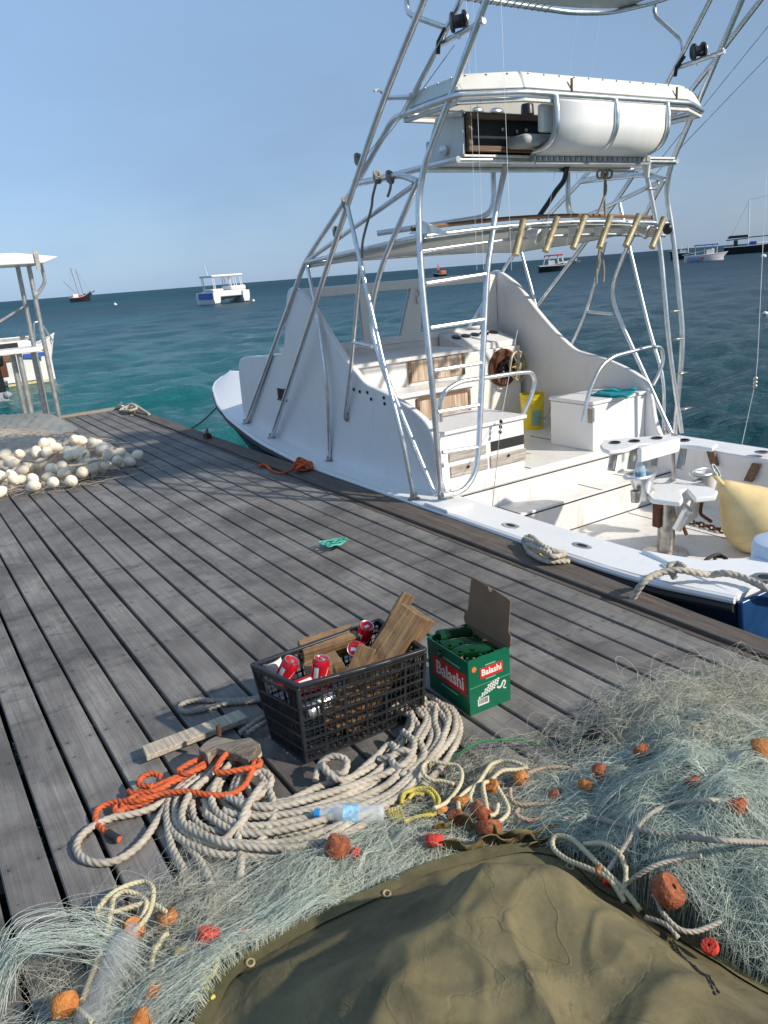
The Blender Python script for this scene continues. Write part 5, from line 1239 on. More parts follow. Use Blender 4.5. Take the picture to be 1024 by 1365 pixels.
rim = [Vector(G(px, py, .035)) for px, py in rimpx] + [Vector((1.42,.42,.03)), Vector((1.32,.12,.03)), Vector((.95,-.12,.03)), Vector((.45,.0,.03)), Vector((.05,.35,.03)), Vector((-.05,.8,.03)), Vector((.05,1.15,.03))]
rimc = cr(rim, 8, True); TC = Vector((.72, .72, 0))
RIMXY = [(p.x, p.y) for p in [TC.lerp(Vector((q.x, q.y, 0)), .985) for q in rimc]]
def under(P):
    q = P.reshape(-1, 3); ins = in_poly(q[:, :2], RIMXY); q[ins, 2] = np.minimum(q[ins, 2], .006); return P
def strands(n, poly, zf, ang, spread, L, curv, lift=.03, k=14, seed=1, z0=.004, zpx=.03, wob=.006, wav=.35):
    """loose filaments scattered over an image-plane footprint; ang(x, y) is their heading"""
    r = np.random.default_rng(seed); P = np.array(poly); lo, hi = P.min(0), P.max(0); pts = np.zeros((0, 2))
    while len(pts) < n:
        q = r.uniform(lo, hi, (n*2, 2)); pts = np.r_[pts, q[in_poly(q, poly)]]
    XY = Gv(pts[:n], zpx); a = ang(XY[:, 0], XY[:, 1]) + r.normal(0, spread, n); ln = r.uniform(L[0], L[1], n); cu = r.normal(0, curv, n)
    out = np.zeros((n, k, 3)); x, y = XY[:, 0]-np.cos(a)*ln/2, XY[:, 1]-np.sin(a)*ln/2; w = r.uniform(0, 6.28, (n, 2)); ar = np.abs(r.normal(0, lift, n)); hz = r.uniform(0, .018, n)
    for i in range(k):
        t = i/(k-1); aa = a+cu*ln*(t-.5)+wav*np.sin(7*t+w[:, 0]); out[:, i, 0], out[:, i, 1] = x, y
        out[:, i, 2] = zf(x, y)+z0+hz+ar*np.sin(PI*t)+wob*np.sin(11*t+w[:, 1]); x = x+np.cos(aa)*ln/(k-1); y = y+np.sin(aa)*ln/(k-1)
    out[:, :, 2] = np.maximum(out[:, :, 2], .003)
    return under(out)
def mesh_sheet(fn, nu, nv, k=2):
    """knotted diamond mesh: zigzag filaments over a mapped sheet fn(u, v) -> xyz arrays"""
    lines = []; m = nv*k+1; v = np.linspace(0, 1, m)
    for i in range(nu):
        zig = (np.abs((np.arange(m)/k + i) % 2 - 1)-.5)*1.0/nu
        for s in (1, -1): lines.append(fn(np.full(m, (i+.5)/nu)+zig*s, v))
    return np.array(lines)
# --- big green pile at the right
hR = gauss([(905,985,.06,.20),(990,1010,.05,.26),(900,1100,.09,.26),(1010,1120,.10,.3),(1010,1210,.11,.22),(1130,1080,.07,.45),(780,1090,.03,.2),(860,1180,.07,.2)])
def hR2(x, y): return hR(x, y)*(1+.16*sfield(x, y, .35, 5))
polyR = [(690,1075),(760,1030),(800,1000),(840,985),(835,940),(880,915),(960,900),(1030,905),(1180,930),(1300,1050),(1250,1290),(1040,1335),(960,1275),(890,1225),(830,1190),(770,1160),(730,1125)]
WR = [G(px, py, 0) for px, py in polyR]
NETR = thing('fishing_net', (float(np.mean([p[0] for p in WR])), float(np.mean([p[1] for p in WR])), 0), 'huge tangled pale green monofilament net heaped at the right beside the tarpaulin', 'fishing net')
def bulk(name, poly, zf, mat, parent, drop=.02, step=.02, edge=.09, nz=.02):
    W = np.array([G(px, py, .0)[:2] for px, py in poly]); lo, hi = W.min(0), W.max(0); nx, ny = int((hi[0]-lo[0])/step)+2, int((hi[1]-lo[1])/step)+2
    X, Y = np.meshgrid(np.linspace(lo[0], hi[0], nx), np.linspace(lo[1], hi[1], ny), indexing='ij'); Q = np.stack([X.ravel(), Y.ravel()], 1); ins = in_poly(Q, [tuple(p) for p in W])
    d = np.full(len(Q), 9.)
    for i in range(len(W)):
        a, b = W[i], W[(i+1) % len(W)]; ab = b-a; t = np.clip(((Q-a) @ ab)/(ab @ ab), 0, 1); d = np.minimum(d, np.linalg.norm(Q-a-t[:, None]*ab, axis=1))
    d = np.where(ins, d, -d); e = np.clip(d/edge, -1, 1); Z = (zf(Q[:, 0], Q[:, 1])-drop)*np.clip(e, 0, 1)**.6 + nz*sfield(Q[:, 0], Q[:, 1], .09, 3)*np.clip(e, 0, 1) - .012
    Z = np.where(e < 0, -.02+e*.1, Z); V = np.c_[Q, Z]; idx = np.arange(nx*ny).reshape(nx, ny)
    F = np.stack([idx[:-1, :-1], idx[1:, :-1], idx[1:, 1:], idx[:-1, 1:]], -1).reshape(-1, 4); keep = (V[F, 2].max(1) > -.03); F = F[keep]
    us = np.unique(F); mp = -np.ones(len(V), int); mp[us] = np.arange(len(us)); b = MB(); b.v = [tuple(p) for p in V[us]]; b.f = [tuple(int(mp[i]) for i in f) for f in F]; b.m = [0]*len(F)
    return b.build(name, M[mat], parent, angle=80)
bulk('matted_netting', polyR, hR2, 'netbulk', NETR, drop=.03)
angR = lambda x, y: -1.30 + 1.0*np.clip((x-1.32)/.45, 0, 1) + .65*sfield(x, y, .7, 11)
strand_mesh('filaments', strands(4600, polyR, hR2, angR, .75, (.08,.40), 5.0, .022, 16, 1, wob=.004, wav=.22), .00042, M['net'], NETR)
top_ = [(790,1010),(830,940),(880,912),(960,900),(1030,905),(1110,920),(1110,1010),(960,1040),(850,1030)]
strand_mesh('upper_filaments', strands(1300, top_, hR2, lambda x, y: -.5+.7*sfield(x, y, .5, 12), .7, (.08,.30), 7.0, .03, 14, 2), .00055, M['net_warm'], NETR)
loops = strands(520, [(800,1010),(835,945),(890,915),(960,905),(1030,905),(1030,960),(860,980)], hR2, lambda x, y: -.6+.5*sfield(x, y, .5, 12), .5, (.15,.34), 9.0, .075, 18, 4); strand_mesh('loose_loops', loops, .00055, M['net_warm'], NETR)
# --- middle strip between the rope coil and the canvas
hM = gauss([(560,1120,.02,.12),(700,1050,.03,.15),(420,1170,.03,.15)]); polyM = [(520,1060),(580,1000),(650,985),(740,960),(830,985),(840,1040),(760,1100),(740,1135),(690,1125),(600,1140),(540,1160),(440,1215),(380,1230),(330,1190),(400,1130)]
NETM = thing('fishing_net', G(620, 1080, 0), 'thin open strip of straw coloured net with orange floats between rope coil and tarpaulin', 'fishing net')
strand_mesh('filaments', strands(700, polyM, hM, lambda x, y: .1+1.2*sfield(x, y, .4, 21), .9, (.06,.24), 6.0, .025, 12, 5), .00045, M['net_warm'], NETM)
strand_mesh('green_filaments', strands(600, [(380,1150),(520,1095),(600,1085),(720,1060),(800,1060),(740,1130),(680,1120),(560,1155),(440,1215),(360,1260)], hM, lambda x, y: .25+.5*sfield(x, y, .5, 22), .45, (.1,.36), 3.0, .02, 14, 6), .00045, M['net'], NETM)
def sheetM(ox, oy, ux, uy, vx, vy, amp, seed):
    o = np.array(G(ox, oy, 0)[:2]); U = np.array(G(ux, uy, 0)[:2])-o; Vv = np.array(G(vx, vy, 0)[:2])-o
    def f(u, v):
        x = o[0]+U[0]*u+Vv[0]*v; y = o[1]+U[1]*u+Vv[1]*v; dx = .05*sfield(x, y, .22, seed); dy = .05*sfield(x, y, .22, seed+1)
        return np.stack([x+dx, y+dy, .006+np.abs(amp*sfield(x, y, .25, seed+2))*np.clip(6*np.minimum(np.minimum(u, 1-u), np.minimum(v, 1-v))+.2, 0, 1)], -1)
    return f
strand_mesh('open_mesh', mesh_sheet(sheetM(600,1010,840,960,640,1110, .05, 31), 26, 17), .00055, M['net_warm'], NETM)
strand_mesh('open_mesh', mesh_sheet(sheetM(760,1020,850,930,860,1060, .09, 35), 14, 16), .0006, M['net_warm'], NETM)
def lift(f, zf):
    def g(u, v):
        P = f(u, v); P[:, 2] += zf(P[:, 0], P[:, 1]); return P
    return g
strand_mesh('open_mesh', mesh_sheet(lift(sheetM(840,930,1060,900,860,1040, .06, 71), hR2), 30, 20), .0006, M['net_warm'], NETR)
strand_mesh('open_mesh', mesh_sheet(lift(sheetM(860,1040,1080,1020,900,1200, .05, 75), hR2), 30, 26), .0006, M['net'], NETR)
def sheets(n, poly, zf, size, cell, amp, r, mat, parent, seed, warp=.05, wl=.22, zup=.004):
    # many small pieces of knotted diamond mesh, warped and bunched over the heap
    q = np.random.default_rng(seed); P = np.array(poly, float); lo, hi = P.min(0), P.max(0); k = 0
    while k < n:
        c = q.uniform(lo, hi, (1, 2))
        if not in_poly(c, poly)[0]: continue
        o = Gv(c, .03)[0]; a = q.uniform(0, 6.28); w_, h_ = size*q.uniform(.7, 1.3), size*q.uniform(.5, 1.1); sq = q.uniform(.45, 1.0); sd = int(q.integers(1000)); zo = q.uniform(0, .022)
        def f(u, v):
            s, t = (u-.5)*w_*sq, (v-.5)*h_; x = o[0]+s*math.cos(a)-t*math.sin(a); y = o[1]+s*math.sin(a)+t*math.cos(a)
            dx, dy = warp*sfield(x, y, wl, sd), warp*sfield(x, y, wl, sd+1); ed_ = np.clip(7*np.minimum(np.minimum(u, 1-u), np.minimum(v, 1-v)), 0, 1)
            x, y = x+dx+.006*sfield(x, y, .04, sd+3), y+dy+.006*sfield(x, y, .04, sd+4)
            return np.stack([x, y, np.maximum(zf(x, y)+zup+zo+np.abs(amp*sfield(x, y, .2, sd+2))*(.25+.75*ed_), .003)], -1)
        strand_mesh('open_mesh', under(mesh_sheet(f, max(6, int(w_/cell)), max(6, int(h_/cell)))), r, M[mat], parent); k += 1
sheets(26, polyR, hR2, .42, .017, .03, .0005, 'net', NETR, 81)
sheets(12, top_, hR2, .34, .019, .035, .00055, 'net_warm', NETR, 82)
sheets(9, polyM, hM, .30, .018, .03, .00045, 'net_warm', NETM, 83)
sheets(5, [(380,1150),(520,1095),(720,1060),(740,1130),(560,1155),(440,1215)], hM, .34, .018, .02, .00045, 'net', NETM, 84)
# --- left strip running down beside the canvas
hL = gauss([(420,1230,.05,.10),(330,1290,.06,.12),(240,1350,.05,.14)]); polyL = [(300,1150),(380,1120),(470,1110),(560,1120),(600,1130),(540,1165),(450,1210),(380,1250),(310,1295),(270,1365),(200,1400),(60,1400),(150,1330),(240,1290),(300,1230)]
NETL = thing('fishing_net', G(330, 1250, 0), 'pale grey green net strung along the left rim of the tarpaulin', 'fishing net')
strand_mesh('filaments', strands(720, polyL, hL, lambda x, y: -.04+.22*sfield(x, y, .5, 41), .24, (.28,.85), 1.5, .018, 24, 7, wob=.002, wav=.10), .00036, M['net'], NETL)
strand_mesh('loose_loops', strands(400, [(0,1300),(60,1230),(150,1200),(230,1170),(330,1150),(330,1290),(200,1365),(0,1365)], hL, lambda x, y: .5+1.0*sfield(x, y, .4, 43), .8, (.10,.30), 6.0, .035, 14, 8), .0004, M['net_warm'], NETL)
strand_mesh('open_mesh', mesh_sheet(sheetM(330,1150,560,1110,330,1330, .04, 61), 22, 22), .0005, M['net'], NETL)
strand_mesh('open_mesh', mesh_sheet(sheetM(30,1290,260,1170,120,1400, .07, 65), 20, 18), .00045, M['net_warm'], NETL)
sheets(5, polyL, hL, .34, .021, .02, .00038, 'net', NETL, 85)
sheets(5, [(20,1290),(120,1215),(260,1180),(330,1230),(200,1350),(60,1365)], hL, .26, .018, .035, .0004, 'net_warm', NETL, 86)
arcs = []
for k in range(95):
    f = rng.random(); o = np.array(G(-10+rng.normal(0, 14), 1330+rng.normal(0, 18), .01)); m = np.array(G(60+60*f+rng.normal(0, 12), 1230+30*f+rng.normal(0, 14), .10)); e = np.array(G(200+rng.normal(0, 30), 1250+80*f+rng.normal(0, 20), .02))
    P = np.array([tuple(p) for p in cr([o, (o+m)/2+np.array([-.015, .03, .05]), m, (m+e)/2+np.array([.0, .02, .03]), e], 5)]); arcs.append(P)
strand_mesh('arched_filaments', np.array(arcs), .00055, M['net'], NETL)
# thin dark torn sacking under the green pile
polyB = [(745,985),(790,975),(835,970),(850,985),(840,1015),(790,1010),(755,1000)]
sk = bulk('sacking', polyB, gauss([(800,985,.16,.10)]), 'rubber', None, 0, .01, .02, .012); tag(sk, 'crumpled black plastic sacking showing at the edge of the green net', 'plastic bag')

# --- canvas
pk = Vector(G(660, 1195, .2)); r1 = Vector(G(900, 1300, .2)); r2 = Vector(G(420, 1330, .16)); r3 = Vector(G(640, 1400, .28))
def seg(p, a, b):
    a2, b2 = Vector((a.x, a.y)), Vector((b.x, b.y)); p2 = Vector((p.x, p.y)); ab = b2-a2; t = max(0, min(1, (p2-a2).dot(ab)/ab.dot(ab))); return (p2-a2-ab*t).length, t
def tarp_z(p, s):
    e = 1-s; k_ = max(0, min(1, (e-.045)/.55)); z = .050 + .205*k_*k_*(3-2*k_)
    d, t = seg(p, pk, r1); z += .040*math.exp(-(d/.11)**2)*(1-.3*t)*max(0, min(1, (e-.06)*3.5))
    d, t = seg(p, pk, r3); z += .03*math.exp(-(d/.15)**2)*max(0, min(1, (e-.06)*3))
    d, t = seg(p, pk, r2); z -= .035*math.exp(-(d/.16)**2)*t*min(1, e*4)
    q = Vector((p.x*3.2, p.y*3.2, 1.7)); fo_ = 1-abs(noise.noise(Vector((p.x*1.9+p.y*1.1, p.y*2.4-p.x*.7, 7.3))))*2.2; z += .030*max(0, fo_)**3*min(1, e*4)
    fo_ = 1-abs(noise.noise(Vector((p.x*4.3-p.y*2.1, p.y*3.1+p.x*2, 2.3))))*2.6; z += .010*max(0, fo_)**3*min(1, e*5)
    z += .030*noise.noise(q)*min(1, e*4)+.007*noise.noise(q*2.6)*min(1, e*5)
    w = noise.noise(Vector((p.x*2.2+p.y*5, p.y*2-p.x*3, 4))); z += .016*(1-abs(w)*3.2 if abs(w) < .31 else 0)*min(1, e*6)
    w = noise.noise(Vector((p.x*7-p.y*3, p.y*7, 9))); z += .006*(1-abs(w)*4 if abs(w) < .25 else 0)*min(1, e*6)
    return z
def make_tarp():
    n = len(rimc); b = MB(); NV = 72
    def f(u, v):
        p = rimc[int(round(u*n)) % n]; s = 1-v; s = s**.8 if s > 0 else 0; q = TC.lerp(Vector((p.x, p.y, 0)), s)
        z = tarp_z(q, s)
        if s > .992: z = .010
        return Vector((q.x, q.y, z))
    b.grid(f, n, NV, closed_u=True); t = b.build('tarpaulin', M['tarp'], None, angle=80); tag(t, 'worn olive green canvas tarpaulin draped over a heap in the foreground', 'tarpaulin')
    s = t.modifiers.new('sub', 'SUBSURF'); s.levels = 1; s.render_levels = 1
    # turned hem along the rim, eyelets, stitched seam
    h = MB(); hp = []
    for i in range(0, n):
        p = rimc[i]; q = TC.lerp(Vector((p.x, p.y, 0)), .955); hp.append((p, q))
    h.grid(lambda u, v: (lambda i: Vector((hp[i][0].x+(hp[i][1].x-hp[i][0].x)*v*1.25, hp[i][0].y+(hp[i][1].y-hp[i][0].y)*v*1.25, tarp_z(TC.lerp(Vector((hp[i][0].x, hp[i][0].y, 0)), 1-.056*v), 1-.056*v)+.006)))(int(round(u*n)) % n), n, 5, closed_u=True)
    h.build('hem', M['tarp_hem'], t, angle=80)
    for px, py in ((516,1186),(334,1278),(760,1150)):
        c = Vector(G(px, py+5, .06)); e = MB(); e.tube([c+Vector((.009*math.cos(a), .009*math.sin(a), .002*math.sin(a))) for a in np.linspace(0, 2*PI, 14, endpoint=False)], .0028, 6, True); e.build('eyelet', M['brass'], t)
    for off in (0, .012):
        st = MB(); pts = []
        for k in range(26):
            q = Vector(lerp(G(893, 1246, .1), G(952, 1362, .2), k/25)); q.x += off; 
            for _ in range(3):
                z = tarp_z(q, est_s(q)); 
            pts.append(Vector((q.x, q.y, z+.003)))
        for k in range(25): st.tube([pts[k], pts[k].lerp(pts[k+1], .7)], .0022, 5)
        st.build('stitching', M['rubber'], t)
    # loose folded flap at the top edge
    for pts, w_ in (([(577,1112),(600,1098),(640,1106),(668,1118),(720,1112),(745,1108)], .05), ([(590,1128),(630,1128),(680,1120),(720,1124),(770,1122),(810,1135)], .045), ([(700,1132),(750,1122),(800,1140),(850,1165)], .04)):
        c = [Vector(p) for p in cr([G(x, y+6, .03) for x, y in pts], 8)]; fl = MB(); m = len(c)
        fl.grid(lambda u, v: c[int(round(u*(m-1)))] + Vector((0, .014*math.sin(v*PI)*math.cos(u*23), 0)) + Vector((0,.0,w_*v*(1+.35*math.sin(u*31)*.5+.25*noise.noise(Vector((u*9, 2, 5))))))+Vector((.006*math.sin(u*60+v*3), -.02*v*v, 0)), m, 6)
        fo = fl.build('folded_flap', M['tarp_fold'], t, angle=80); sm = fo.modifiers.new('thick', 'SOLIDIFY'); sm.thickness = .003
def est_s(q):
    d = Vector((q.x-TC.x, q.y-TC.y)); a = math.atan2(d.y, d.x); best = min(rimc, key=lambda p: abs((math.atan2(p.y-TC.y, p.x-TC.x)-a+PI) % (2*PI)-PI)); return min(1, d.length/Vector((best.x-TC.x, best.y-TC.y)).length)
make_tarp()

# --- twines and lines lying on the nets
cl = crop(0, 1160, .293); cm = crop(500, 960, .2734); cq = crop(500, 900, .5117)
rope_thing('net_twine', [pth(cl(p), .055, 8, .006) for p in ([(375,600),(430,450),(480,320),(510,190),(520,130),(570,105),(640,120),(670,170),(640,230)], [(600,290),(660,240),(690,170),(700,100),(660,55),(580,75),(500,120),(445,180),(455,205),(540,185),(640,160),(700,160),(750,190),(775,220)], [(690,450),(700,380),(740,320),(765,295)], [(745,470),(780,530),(820,560)])],
    .0074, 'rope_cream', 'cream head line looping over two orange floats on bare boards at the left', 'twine')
rope_thing('net_twine', [pth(cl(p), .06, 8, .004) for p in ([(265,670),(270,635),(310,618),(360,640),(420,690)], [(630,690),(660,650),(720,625)])], .006, 'rope_cream', 'cream line through the floats at the bottom left corner', 'twine')
rope_thing('net_twine', [pth(cm(p), .062, 8, .008) for p in ([(290,465),(350,400),(410,330),(425,270),(400,225),(330,215),(270,205),(235,225),(235,270),(270,295),(330,300),(385,315)], [(410,450),(410,390),(450,350),(500,310),(545,260),(570,215),(620,200),(680,215),(740,235)], [(550,460),(540,400),(530,340),(560,300),(620,265),(700,245),(745,235)], [(470,415),(465,370),(490,330)], [(600,350),(640,410),(650,460),(620,500),(580,515)], [(600,420),(590,455),(560,470)])],
    .0070, 'rope_cream', 'cream head line in loops among orange floats right of the rope coil', 'twine')
rope_thing('faded_line', [pth(cm(p), .058, 8, .005) for p in ([(740,260),(830,240),(920,235),(980,240),(1060,225)], [(660,340),(665,390),(700,415),(800,415),(900,415),(1010,405),(1060,400)], [(700,440),(690,480),(760,495),(830,470),(880,430)], [(1010,270),(975,260),(970,230),(1000,225),(1030,250)])], .0068, 'rope_pink', 'faded pink brown line between the cream loops and the green net pile', 'rope')
rope_thing('yellow_rope', [pth(cm(p), .05, 8, .006) for p in ([(145,500),(200,480),(250,475),(290,465),(320,440)], [(140,400),(150,360),(210,340),(270,345),(310,390),(312,425)], [(130,410),(140,370),(200,348),(260,360),(295,400),(290,440),(240,465)], [(165,400),(190,365),(240,365)])] + [pth(cm([(68+14*k,440-3*k),(75+14*k,465),(95+14*k,490)]), .035, 6) for k in range(5)], .0065, 'rope_yellow', 'yellow twisted rope ring beside the water bottle', 'rope')
rope_thing('green_line', [cr([G(*p[:2], .01+.05*math.sin(PI*i/6)) for i, p in enumerate(cm([(340,210),(400,170),(450,135),(520,105),(620,95),(720,97),(800,115),(880,140)]))], 8)], .004, 'rope_green', 'thin green line arching over the boards beside the carton', 'line', laid=False)
def zR(px, py, up=.012):
    z = .1
    for _ in range(5):
        p = G(px, py, z); z = float(hR2(np.array([p[0]]), np.array([p[1]]))[0])+up
    return G(px, py, z)
def pthR(px, up=.014): return cr([zR(x, y, up) for x, y in px], 8)
rope_thing('net_twine', [pthR(cq(p), .045) for p in ([(600,520),(640,460),(680,400),(720,360),(780,335),(860,325),(900,328),(940,335)], [(640,560),(660,540),(720,500),(800,475),(850,470)])], .0065, 'rope', 'pale line crossing the green net pile above the canvas', 'twine')
rope_thing('net_line', [pthR(cq([(490,375),(560,370),(640,390),(700,405),(800,420),(900,430),(1020,435),(1100,430)]), .045)], .0075, 'rope_grey', 'greyish laid line stretched across the green net pile', 'rope')
rope_thing('net_twine', [pthR(cq(p), .05) for p in ([(690,610),(650,560),(600,510),(550,460),(510,425),(470,420),(465,450),(500,480),(560,505),(610,530),(650,590)], [(545,440),(600,440),(640,470),(655,520),(640,580)])], .0074, 'rope_cream', 'cream rope loops lying against the right rim of the tarpaulin', 'twine')
rope_thing('net_twine', [pthR(cq(p), .03) for p in ([(725,570),(735,585),(750,620),(790,660),(830,668),(870,655),(900,640)], [(705,630),(760,650),(790,685)])], .0065, 'rope', 'two off white line ends by the big rusty float at the right', 'twine')
rope_thing('net_twine', [pthR([(1030,912),(1018,918),(1016,930),(1030,940)], .03)], .006, 'rope_pink', 'short pale loop at the right edge of the net pile', 'twine')
def cork_proto(r, h, mat, name='net_float'):
    b = MB(); pr_ = [(.18*r,-h/2),(r*.86,-h/2),(r*.97,-h*.3),(r,0),(r*.97,h*.3),(r*.86,h/2),(.18*r,h/2),(.18*r,-h/2)]
    b.lathe(pr_, (0,0,0), (0,0,1), 20)
    b.f = [f for f in b.f if len(f) == 4]; b.v = [tuple(Vector(v)*(1+.05*noise.noise(Vector(v)*40+Vector((r*900,0,0))))) for v in b.v]
    return b.build(name, M[mat], None, angle=50)
def place(proto, first, p, rot, s=1.0):
    o = proto if first else proto.copy()
    if not first: COL.objects.link(o)
    o.location = p; o.rotation_euler = rot; o.scale = (s, s, s*rng.uniform(.85, 1.1)); return o
FL = [ # px, py, z, size px, kind, label
 (174,1247,.03,30,'cork',0,'pale orange disc float flat on the boards with a cream line through its hole'),(227,1230,.03,27,'cork',0,'orange disc float at the end of the cream loop on the bare boards'),
 (88,1352,.06,34,'cork',1,'orange float threaded by the line in the bottom left corner'),(214,1328,.05,26,'cork',1,'orange float half under the net between crushed bottle and canvas'),(182,1366,.06,28,'cork',1,'orange float cut by the bottom edge of the photo'),
 (277,1258,.05,31,'cork_red',0,'bright red foam float on the left net strip'),(328,1243,.04,20,'cork_red',1,'dull red float deep in the left net strip'),
 (447,1139,.05,36,'cork_dark',0,'rusty round float on the net just below the water bottle'),(470,1141,.04,18,'cork_red',1,'small red float right of the rusty float below the bottle')]
def grp(tag_, lst, mat, label, first_proto=None):
    proto = None
    for i, (px, py, z, sz, rz) in enumerate(lst):
        p = G(px, py, z) if z >= 0 else zR(px, py, .015)
        d = (Vector(p)-Vector((0,0,CAMZ))).length; r = sz*.5*d/FPX
        if proto is None: proto = cork_proto(.04, .045, mat); o = place(proto, True, p, rz, r/.04)
        else: o = place(proto, False, p, rz, r/.04)
        tag(o, label, 'float', tag_)
for px, py, z, sz, mt, tilt, lab in FL:
    o = cork_proto(.04, .05, mt); p = G(px, py, z); d = (Vector(p)-Vector((0,0,CAMZ))).length
    place(o, True, p, (.5+.6*tilt, .3*rng.normal(), rng.uniform(0, 6)), sz*.42*d/FPX/.04); tag(o, lab, 'float', 'floats strung on the green nets')
R_ = lambda: (rng.uniform(.2, 1.4), rng.uniform(-.5, .5), rng.uniform(0, 6.28))
M2 = [cm([q])[0] for q in [(580,335),(695,300),(325,455),(430,420),(405,475),(510,470),(560,555),(860,390),(290,610)]]
labs = ['orange float by the cream loop nearest the green line','orange float at the bend of the pink line','small orange float at the end of the yellow rope','orange float inside the cream loops','dark rusty float below the inner cream loop','large rusty red float in the middle of the cream loops','wide rusty float just above the folded canvas flap','red brown float between the pink lines','red float under the left end of the folded canvas flap']
for (px, py), sz, mt, lab in zip(M2, (20,26,19,22,22,30,34,28,26), ('cork','cork','cork','cork','cork_dark','cork_dark','cork_dark','cork_dark','cork_red'), labs):
    o = cork_proto(.04, .045, mt); p = G(px, py, .045); d = (Vector(p)-Vector((0,0,CAMZ))).length; place(o, True, p, R_(), 1.1*sz*.42*d/FPX/.04); tag(o, lab, 'float', 'floats strung on the green nets')
for px, py, sz, mt, rot, lab in ((1004,1005,38,'cork',(1.3,.3,.6),'pale orange disc float upright at the right edge on the green net'),(984,1083,34,'cork_dark',R_(),'reddish clump of a float sunk in the green net right of the crossing line'),(882,1194,46,'cork_dark',(.7,.2,.5),'big rusty brown float by the right rim of the tarpaulin'),(797,1168,22,'cork',(.9,.4,1),'orange oval float against the canvas rim'),(793,1030,26,'cork_dark',(1.2,.2,.4),'rusty float above the pink line at the left of the net pile'),(858,1005,22,'cork_dark',R_(),'small rusty float under the upper net loops'),(925,1046,20,'cork_dark',R_(),'faint rusty float below the crest of the green net'),(780,1052,22,'cork',R_(),'flat orange float at the end of the faded line'),(948,1265,22,'cork_red',R_(),'red float half hidden under the canvas rim at the right'),(812,1180,18,'cork_red',R_(),'red float tucked behind the cream loops at the canvas rim')):
    o = cork_proto(.04, .045, mt); p = zR(px, py, .035); d = (Vector(p)-Vector((0,0,CAMZ))).length; place(o, True, p, rot, sz*.42*d/FPX/.04); tag(o, lab, 'float', 'floats strung on the green nets')
# short burlap scrap by the red float
rope_thing('twine_end', [pth(cl(p), .05, 8, .005) for p in ([(800,400),(810,375),(850,365),(890,390),(910,430),(890,450)], [(840,390),(850,440),(830,470)], [(915,450),(930,520),(960,570),(975,600)], [(990,400),(985,440),(960,500)])], .006, 'rope_yellow', 'frayed tan cord hanging at the canvas rim near the red float', 'twine')

# --- the pale net with egg floats on the far left of the dock
hE = gauss([(25,598,.17,.6),(-60,598,.15,.9),(100,600,.18,.45),(-150,590,.15,1.0),(150,608,.05,.35)])
polyE = [(190,611),(150,634),(110,646),(80,652),(40,656),(0,660),(-90,668),(-200,660),(-200,585),(-60,570),(60,575),(120,585),(165,598)]
NETE = thing('fishing_net', G(60, 620, 0), 'heap of tan net with cream egg shaped floats at the far left of the dock', 'fishing net')
def hE2(x, y): return hE(x, y)*(1+.14*sfield(x, y, .6, 51))
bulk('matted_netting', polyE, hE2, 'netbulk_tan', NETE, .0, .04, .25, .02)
strand_mesh('filaments', strands(520, polyE, hE2, lambda x, y: 1.2*sfield(x, y, .7, 52), .8, (.2,.7), 2.5, .015, 12, 9), .0016, M['net_tan'], NETE)
hg = gauss([(60,562,.12,.5),(-20,565,.15,.8),(-120,560,.15,1.)]); bulk('grey_netting', [(112,572),(70,581),(0,584),(-200,590),(-200,552),(-20,557),(40,560),(90,563)], hg, 'netbulk_grey', NETE, 0, .05, .2, .02)
eg = MB(); eg.ell((0,0,0), (.046,.046,.064), nu=18, nv=12); eg.lathe([(.012,-.066),(.016,-.062),(.016,.062),(.012,.066)], n=10); egp = eg.build('egg_float', M['egg'], None, angle=60)
ce = crop(0, 540, .1953); first = True
for x, y in [(60,425),(255,355),(290,295),(225,430),(180,490),(285,490),(195,555),(45,565),(360,525),(405,475),(415,415),(470,510),(525,475),(545,420),(510,360),(485,300),(525,250),(650,450),(660,320),(660,270),(840,380),(905,355),(775,345),(720,365),(435,360),(345,360),(0,350),(120,540),(-20,560),(130,400),(590,360),(620,415),(740,390),(700,300),(330,440),(-60,500),(-90,420),(200,430),(120,470),(60,510),(310,400),(450,430),(560,480),(600,460),(690,410),(800,395),(750,300),(610,290),(430,300),(380,250),(150,340),(20,470),(250,520),(600,250),(700,430),(560,310)]:
    px, py = ce([(x, y)])[0]; z = .05
    for _ in range(6):
        p = G(px, py, z); z = .6*z+.4*(float(hE2(np.array([p[0]]), np.array([p[1]]))[0])*.9+.058)
    o = place(egp, first, G(px, py, z), (1.2+rng.normal(0,.4), rng.normal(0,.3), rng.uniform(0, 6.28)), 1.08*rng.uniform(.9, 1.1)); first = False
    tag(o, 'cream egg shaped float strung along the tan net heap', 'float', 'egg floats of the tan net')
rope_thing('float_line', [pth(ce([(20,500),(90,450),(140,400),(170,395),(300,380),(430,290),(440,250),(490,225),(540,230),(580,260),(660,300),(600,330),(520,400),(470,430),(590,410),(640,390),(700,390),(760,420)]), .16, 6, .02)], .012, 'rope', 'pale head line running between the egg floats of the tan net', 'rope')

